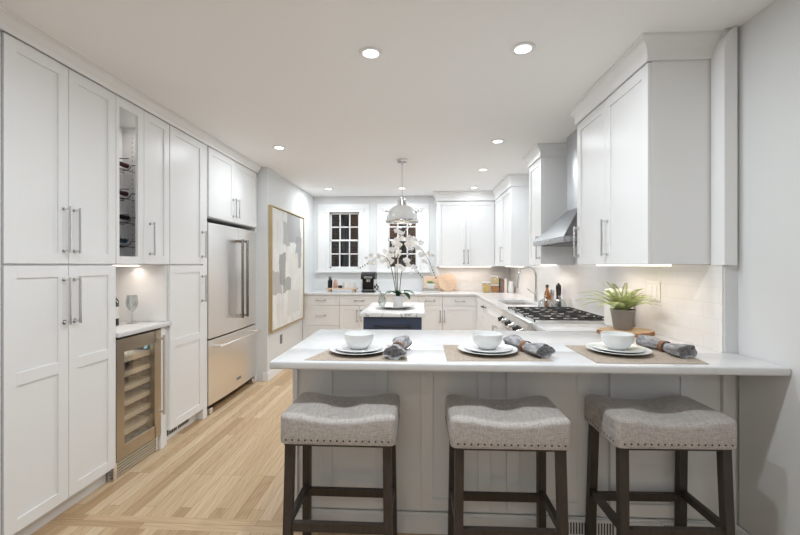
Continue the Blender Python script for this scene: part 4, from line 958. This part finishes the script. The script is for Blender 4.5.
t = thing('sugar_jar', 'blush ceramic sugar jar with round lid on riser tray', 'jar', (tx - .10, ty, ZR))
b = MB(); b.lathe([(.032, 0), (.034, .003), (.034, .08), (.024, .09)], 18, (tx - .10, ty, ZR)); obj('body', b, M['pink'], t)
b = MB(); b.lathe([(.025, .09), (.028, .105), (.018, .128), (0, .132)], 16, (tx - .10, ty, ZR)); obj('lid', b, M['pink'], t)
b = MB(); b.lathe([(.03, 0), (.036, .03), (.032, .04), (0, .042)], 14, (tx - .02, ty - .035, ZR)); tag(obj('pod_bowl', b, M['iron']), 'small dark bowl of pods at the middle of riser tray', 'bowl')
for k, (dx, lab) in enumerate(((.055, 'white coffee mug on riser tray beside the dark bowl'), (.165, 'white coffee mug at the right end of riser tray'))):
    t = thing('coffee_mug', lab, 'mug', (tx + dx, ty, ZR), 0, 'white mugs on the riser tray')
    b = MB(); b.lathe([(.034, 0), (.037, .003), (.041, .05), (.042, .09), (.039, .09), (.036, .01), (0, .008)], 22, (tx + dx, ty, ZR)); obj('cup', b, M['porcelain'], t)
    b = MB(); b.tube([(tx + dx + .040 + .026 * math.sin(a), ty, ZR + .047 - .028 * math.cos(a)) for a in [PI * q / 8 for q in range(9)]], .0045, 8); obj('handle', b, M['porcelain'], t)
# boards, books, succulent
b = MB(); b.M = Matrix.Translation((.17, 6.285, ZT)) @ Matrix.Rotation(R(-12), 4, 'X'); b.box(-.11, .17, 0, .018, .0, .245, .004, 2)
tag(obj('cutting_board', b, M['wood']), 'rectangular wooden board leaning on far wall behind the succulent', 'board')
b = MB(); b.M = Matrix.Translation((.435, 6.225, ZT + .002)) @ Matrix.Rotation(R(-11), 4, 'X')
n = 40; circ = []
hang = R(-38)
for k in range(n): 
    a = hang + R(9) + (2 * PI - R(18)) * k / (n - 1); circ.append((.142 * math.cos(a), .142 + .142 * math.sin(a)))
hd = Vector((math.cos(hang), math.sin(hang))); hp = Vector((-hd.y, hd.x)); cc = Vector((0, .142))
for (d, wd) in ((.20, -.02), (.225, -.012), (.225, .012), (.20, .02)): v = cc + hd * d + hp * wd; circ.append((v.x, max(.004, v.y)))
b.prism([(p[0], p[1]) for p in circ], 'y', 0, .018)
tag(obj('round_board', b, M['wood']), 'round maple serving board with handle leaning on far tile', 'board')
t = thing('book', 'grey book lying flat, lower one under the succulent pot', 'book', (.16, 6.1, ZT), 0, 'books under the succulent')
obj('cover', MB().box(.03, .29, 6.0, 6.17, ZT, ZT + .003).box(.03, .29, 6.0, 6.17, ZT + .024, ZT + .027).box(.03, .033, 6.0, 6.17, ZT, ZT + .027), M['greybook'], t); obj('pages', MB().box(.033, .286, 6.004, 6.166, ZT + .003, ZT + .024), M['paper'], t)
z1 = ZT + .0275
t = thing('book', 'dark grey book lying flat, upper one under the succulent pot', 'book', (.16, 6.1, z1), 0, 'books under the succulent')
obj('cover', MB().box(.045, .275, 6.005, 6.165, z1, z1 + .003).box(.045, .275, 6.005, 6.165, z1 + .018, z1 + .021).box(.045, .048, 6.005, 6.165, z1, z1 + .021), M['iron'], t); obj('pages', MB().box(.048, .271, 6.009, 6.161, z1 + .003, z1 + .018), M['paper'], t)
z2 = z1 + .0215
t = thing('potted_succulent', 'bright green succulent in white pot on the two grey books', 'plant', (.165, 6.085, z2))
b = MB(); b.lathe([(.055, 0), (.06, .003), (.067, .085), (.062, .085), (.058, .07), (0, .07)], 24, (.165, 6.085, z2)); obj('pot', b, M['porcelain'], t)
b = MB(); rnd = random.Random(3)
for k in range(46):
    a = rnd.uniform(0, 2 * PI); e = rnd.uniform(R(25), R(88)); l = rnd.uniform(.035, .065); o = Vector((.165 + .04 * math.cos(a) * math.cos(e), 6.085 + .04 * math.sin(a) * math.cos(e), z2 + .068)); d = Vector((math.cos(a) * math.cos(e), math.sin(a) * math.cos(e), math.sin(e)))
    b.tube([o, o + d * l * .5, o + d * l], .009, 6, .002)
obj('leaves', b, M['succ'], t)
# canisters
def jar(label, x, y, h, w_, fill, z=ZT):
    t = thing('glass_canister', label, 'jar', (x, y, z), 0, 'glass canisters')
    obj('jar', MB().box(x - w_ / 2, x + w_ / 2, y - w_ / 2, y + w_ / 2, z, z + h, .008, 2), M['glass'], t)
    obj('contents', MB().box(x - w_ / 2 + .004, x + w_ / 2 - .004, y - w_ / 2 + .004, y + w_ / 2 - .004, z + .004, z + h * .86, .006, 2), M[fill], t)
    obj('lid', MB().box(x - w_ / 2 + .002, x + w_ / 2 - .002, y - w_ / 2 + .002, y + w_ / 2 - .002, z + h + .0003, z + h + .014, .003), M['plate'], t)
jar('square glass jar of yellow pasta, leftmost of the jar trio', 1.005, 6.06, .145, .115, 'pasta')
jar('square glass jar of brown nuts, lower one of the stacked pair', 1.135, 6.06, .105, .112, 'nuts')
jar('square glass jar of pale grain stacked on top of nut jar', 1.135, 6.06, .115, .108, 'oats', ZT + .1198)
t = thing('cookbook', 'grey speckled cookbook upright beside the jars', 'book', (1.225, 6.07, ZT), 0, 'upright cookbooks')
obj('cover', MB().box(1.205, 1.209, 5.98, 6.16, ZT, ZT + .215).box(1.238, 1.242, 5.98, 6.16, ZT, ZT + .215).box(1.205, 1.242, 5.978, 5.982, ZT, ZT + .215), mat('speckled_cloth', rgb(120, 112, 104), .8, var=.5, vscale=60, bump=.05), t); obj('pages', MB().box(1.209, 1.238, 5.982, 6.157, ZT + .002, ZT + .212), M['paper'], t)
t = thing('cookbook', 'thin red cookbook upright between grey and white books', 'book', (1.25, 6.07, ZT), 0, 'upright cookbooks')
obj('cover', MB().box(1.2435, 1.246, 5.985, 6.15, ZT, ZT + .195).box(1.258, 1.2605, 5.985, 6.15, ZT, ZT + .195).box(1.2435, 1.2605, 5.983, 5.987, ZT, ZT + .195), M['brick_red'], t); obj('pages', MB().box(1.246, 1.258, 5.987, 6.147, ZT + .002, ZT + .192), M['paper'], t)
t = thing('cookbook', 'white cookbook standing at right end of the far counter', 'book', (1.33, 6.07, ZT), 0, 'upright cookbooks')
obj('cover', MB().box(1.262, 1.265, 5.985, 6.16, ZT, ZT + .21).box(1.297, 1.30, 5.985, 6.16, ZT, ZT + .21).box(1.262, 1.30, 5.983, 5.987, ZT, ZT + .21), M['plate'], t); obj('pages', MB().box(1.265, 1.297, 5.987, 6.157, ZT + .002, ZT + .207), M['paper'], t)
t = thing('milk_pitcher', 'white ceramic pitcher with handle at the end of the cookbooks', 'pitcher', (1.36, 6.0, ZT))
b = MB(); b.lathe([(.035, 0), (.042, .004), (.046, .06), (.036, .12), (.034, .15), (.04, .17), (.037, .17), (.031, .148), (.033, .12), (.04, .06), (.03, .01), (0, .008)], 24, (1.36, 6.0, ZT)); obj('body', b, M['porcelain'], t)
b = MB(); b.tube([(1.36 + .03, 6.0, ZT + .15), (1.41, 6.0, ZT + .15), (1.425, 6.0, ZT + .11), (1.40, 6.0, ZT + .06)], .006, 8); obj('handle', b, M['porcelain'], t)

# ------------------------------------------------------------------ orchid on island
ox, oy = -.21, 3.80
b = MB(); b.lathe([(.05, 0), (.10, .004), (.185, .026), (.19, .03), (.185, .032), (.10, .012), (0, .010)], 40, (ox - .02, oy, ZT)); tag(obj('serving_tray', b, M['marble']), 'round white marble tray under the orchid on island', 'tray')
ZO = ZT + .0135
t = thing('potted_orchid', 'white moth orchid with arching sprays in white pot on island', 'plant', (ox, oy, ZO))
b = MB(); b.lathe([(.045, 0), (.05, .003), (.06, .10), (.061, .105), (.055, .105), (.052, .09), (0, .09)], 28, (ox, oy, ZO)); obj('pot', b, M['porcelain'], t)
b = MB(); b.lathe([(.053, .09), (.03, .1), (0, .103)], 16, (ox, oy, ZO)); obj('moss', b, M['soil'], t)
rnd = random.Random(21)
def leaf(b, o, az, ln, wd, el, droop):
    o = Vector(o); n = 9; d = Vector((math.cos(az), math.sin(az), 0)); s = Vector((-math.sin(az), math.cos(az), 0)); p = o.copy(); rr = []
    for i in range(n + 1):
        f = i / n; w_ = wd * math.sin(PI * min(.97, f * .92 + .06)) ** .7; tg = d * math.cos(el) + Vector((0, 0, math.sin(el))); up = s.cross(tg) * -1
        rr.append([p - s * w_ + up * w_ * .35, p - up * .002, p + s * w_ + up * w_ * .35, p + up * .0025]); p = p + tg * ln / n; el -= droop / n
    b.rings(rr)
for k, (az, ln, el) in enumerate(((-.25, .19, .95), (-2.8, .16, .95), (-1.2, .15, 1.1), (1.2, .15, 1.0), (2.4, .15, 1.0), (-.7, .17, .7))):
    b = MB(); leaf(b, (ox, oy, ZO + .1), az, ln, .036, el, 1.9); obj('leaf', b, M['leafd'], t)
def flower(b, c, nrm, s):
    nrm = Vector(nrm).normalized(); u = nrm.cross(Vector((0, 0, 1))).normalized(); v = u.cross(nrm).normalized(); c = Vector(c)
    for k in range(5):
        a = PI / 2 + 2 * PI * k / 5 + (.15 if k in (1, 4) else 0); big = k in (1, 4); ln = s * (1.0 if big else .92); wd = s * (.52 if big else .34); d = u * math.cos(a) + v * math.sin(a); q = u * -math.sin(a) + v * math.cos(a); rr = []
        for i in range(6):
            f = i / 5; w_ = wd * math.sin(PI * (f * .86 + .1)) ** .8; p = c + d * ln * f + nrm * (.25 * s * f * (1 - f) * 1.4)
            rr.append([p - q * w_, p + nrm * .0012, p + q * w_, p - nrm * .0012])
        b.rings(rr)
    b.tube([c, c + nrm * s * .3, c + nrm * s * .45 - v * s * .2], s * .14, 6, s * .06)
sprays = [[(0, 0, .09), (-.01, 0, .32), (.0, -.01, .50), (.07, -.02, .615), (.155, -.03, .60), (.225, -.03, .55), (.285, -.04, .46), (.32, -.04, .38)], [(-.01, .01, .09), (-.03, .01, .34), (-.03, -.01, .53), (.01, -.03, .66), (.04, -.03, .70)], [(-.015, 0, .09), (-.05, 0, .30), (-.09, -.01, .44), (-.15, -.02, .49), (-.21, -.03, .465), (-.27, -.03, .43)], [(.01, 0, .09), (.03, -.02, .30), (.06, -.05, .40), (.11, -.06, .42), (.16, -.07, .37)]]
bs = MB(); bf = [MB() for _ in range(0)]
def smooth_path(pts, m=6):
    out = []; P = [Vector(p) for p in pts]
    for i in range(len(P) - 1):
        p0, p1, p2, p3 = P[max(0, i - 1)], P[i], P[i + 1], P[min(len(P) - 1, i + 2)]
        for k in range(m):
            f = k / m; out.append(.5 * ((2 * p1) + (p2 - p0) * f + (2 * p0 - 5 * p1 + 4 * p2 - p3) * f * f + (3 * p1 - p0 - 3 * p2 + p3) * f ** 3))
    out.append(P[-1]); return out
for si, sp in enumerate(sprays):
    pts = [Vector((ox, oy, ZO)) + p for p in smooth_path(sp)]
    b = MB(); b.tube(pts, .0048, 6, .0022); stm = obj('stem', b, M['stem'], t)
    n = len(pts); start = (int(n * .38), int(n * .45), int(n * .42), int(n * .4))[si]; fcount = (19, 17, 12, 9)[si]
    for k in range(fcount):
        i = min(n - 1, start + int((n - 1 - start) * (k + .3) / fcount)); big = 1 - .5 * max(0, k - fcount * .6) / (fcount * .4)
        c = pts[i] + Vector((rnd.uniform(-.05, .05), rnd.uniform(-.05, .03), rnd.uniform(-.06, .045)))
        b = MB(); flower(b, c, (rnd.uniform(-.7, .7), -1, rnd.uniform(-.3, .4)), 0.033 * big * rnd.uniform(.85, 1.1)); obj('flower', b, M['petal'], t, smooth=60)
    for k in range(5):
        b = MB(); c = pts[-1] + (pts[-1] - pts[-3]).normalized() * (.004 + .026 * k); b.lathe([(0.001, -.009), (.005, -.005), (.006, 0), (.004, .006), (.001, .009)], 8, c); obj('bud', b, M['leafd'] if si != 1 else M['petal'], t)
t = thing('glass_vase', 'small clear glass vase with dark berry sprig left of orchid pot', 'vase', (ox - .15, oy - .05, ZT))
c = (ox - .15, oy - .05, ZT + .0215)
b = MB(); b.lathe([(.022, 0), (.028, .003), (.04, .04), (.034, .08), (.016, .105), (.018, .125), (.0165, .125), (.0145, .105), (.032, .08), (.038, .04), (.025, .006), (0, .005)], 24, c); obj('vase', b, M['glass'], t)
b = MB(); rnd = random.Random(9)
for k in range(5):
    a = rnd.uniform(2.2, 4.2); tip = Vector(c) + Vector((math.cos(a) * .07 + .0, math.sin(a) * .02, .16 + .05 * rnd.random())); b.tube([Vector(c) + Vector((0, 0, .02)), Vector(c) + Vector((0, 0, .11)), tip], .0013, 5)
obj('sprig', b, M['stem'], t)
b = MB(); rnd = random.Random(9)
for k in range(5):
    a = rnd.uniform(2.2, 4.2); tip = Vector(c) + Vector((math.cos(a) * .07 + .0, math.sin(a) * .02, .16 + .05 * rnd.random())); b.lathe([(.001, -.012), (.008, -.004), (.009, .004), (.001, .012)], 8, tip)
obj('berries', b, M['iron'], t)
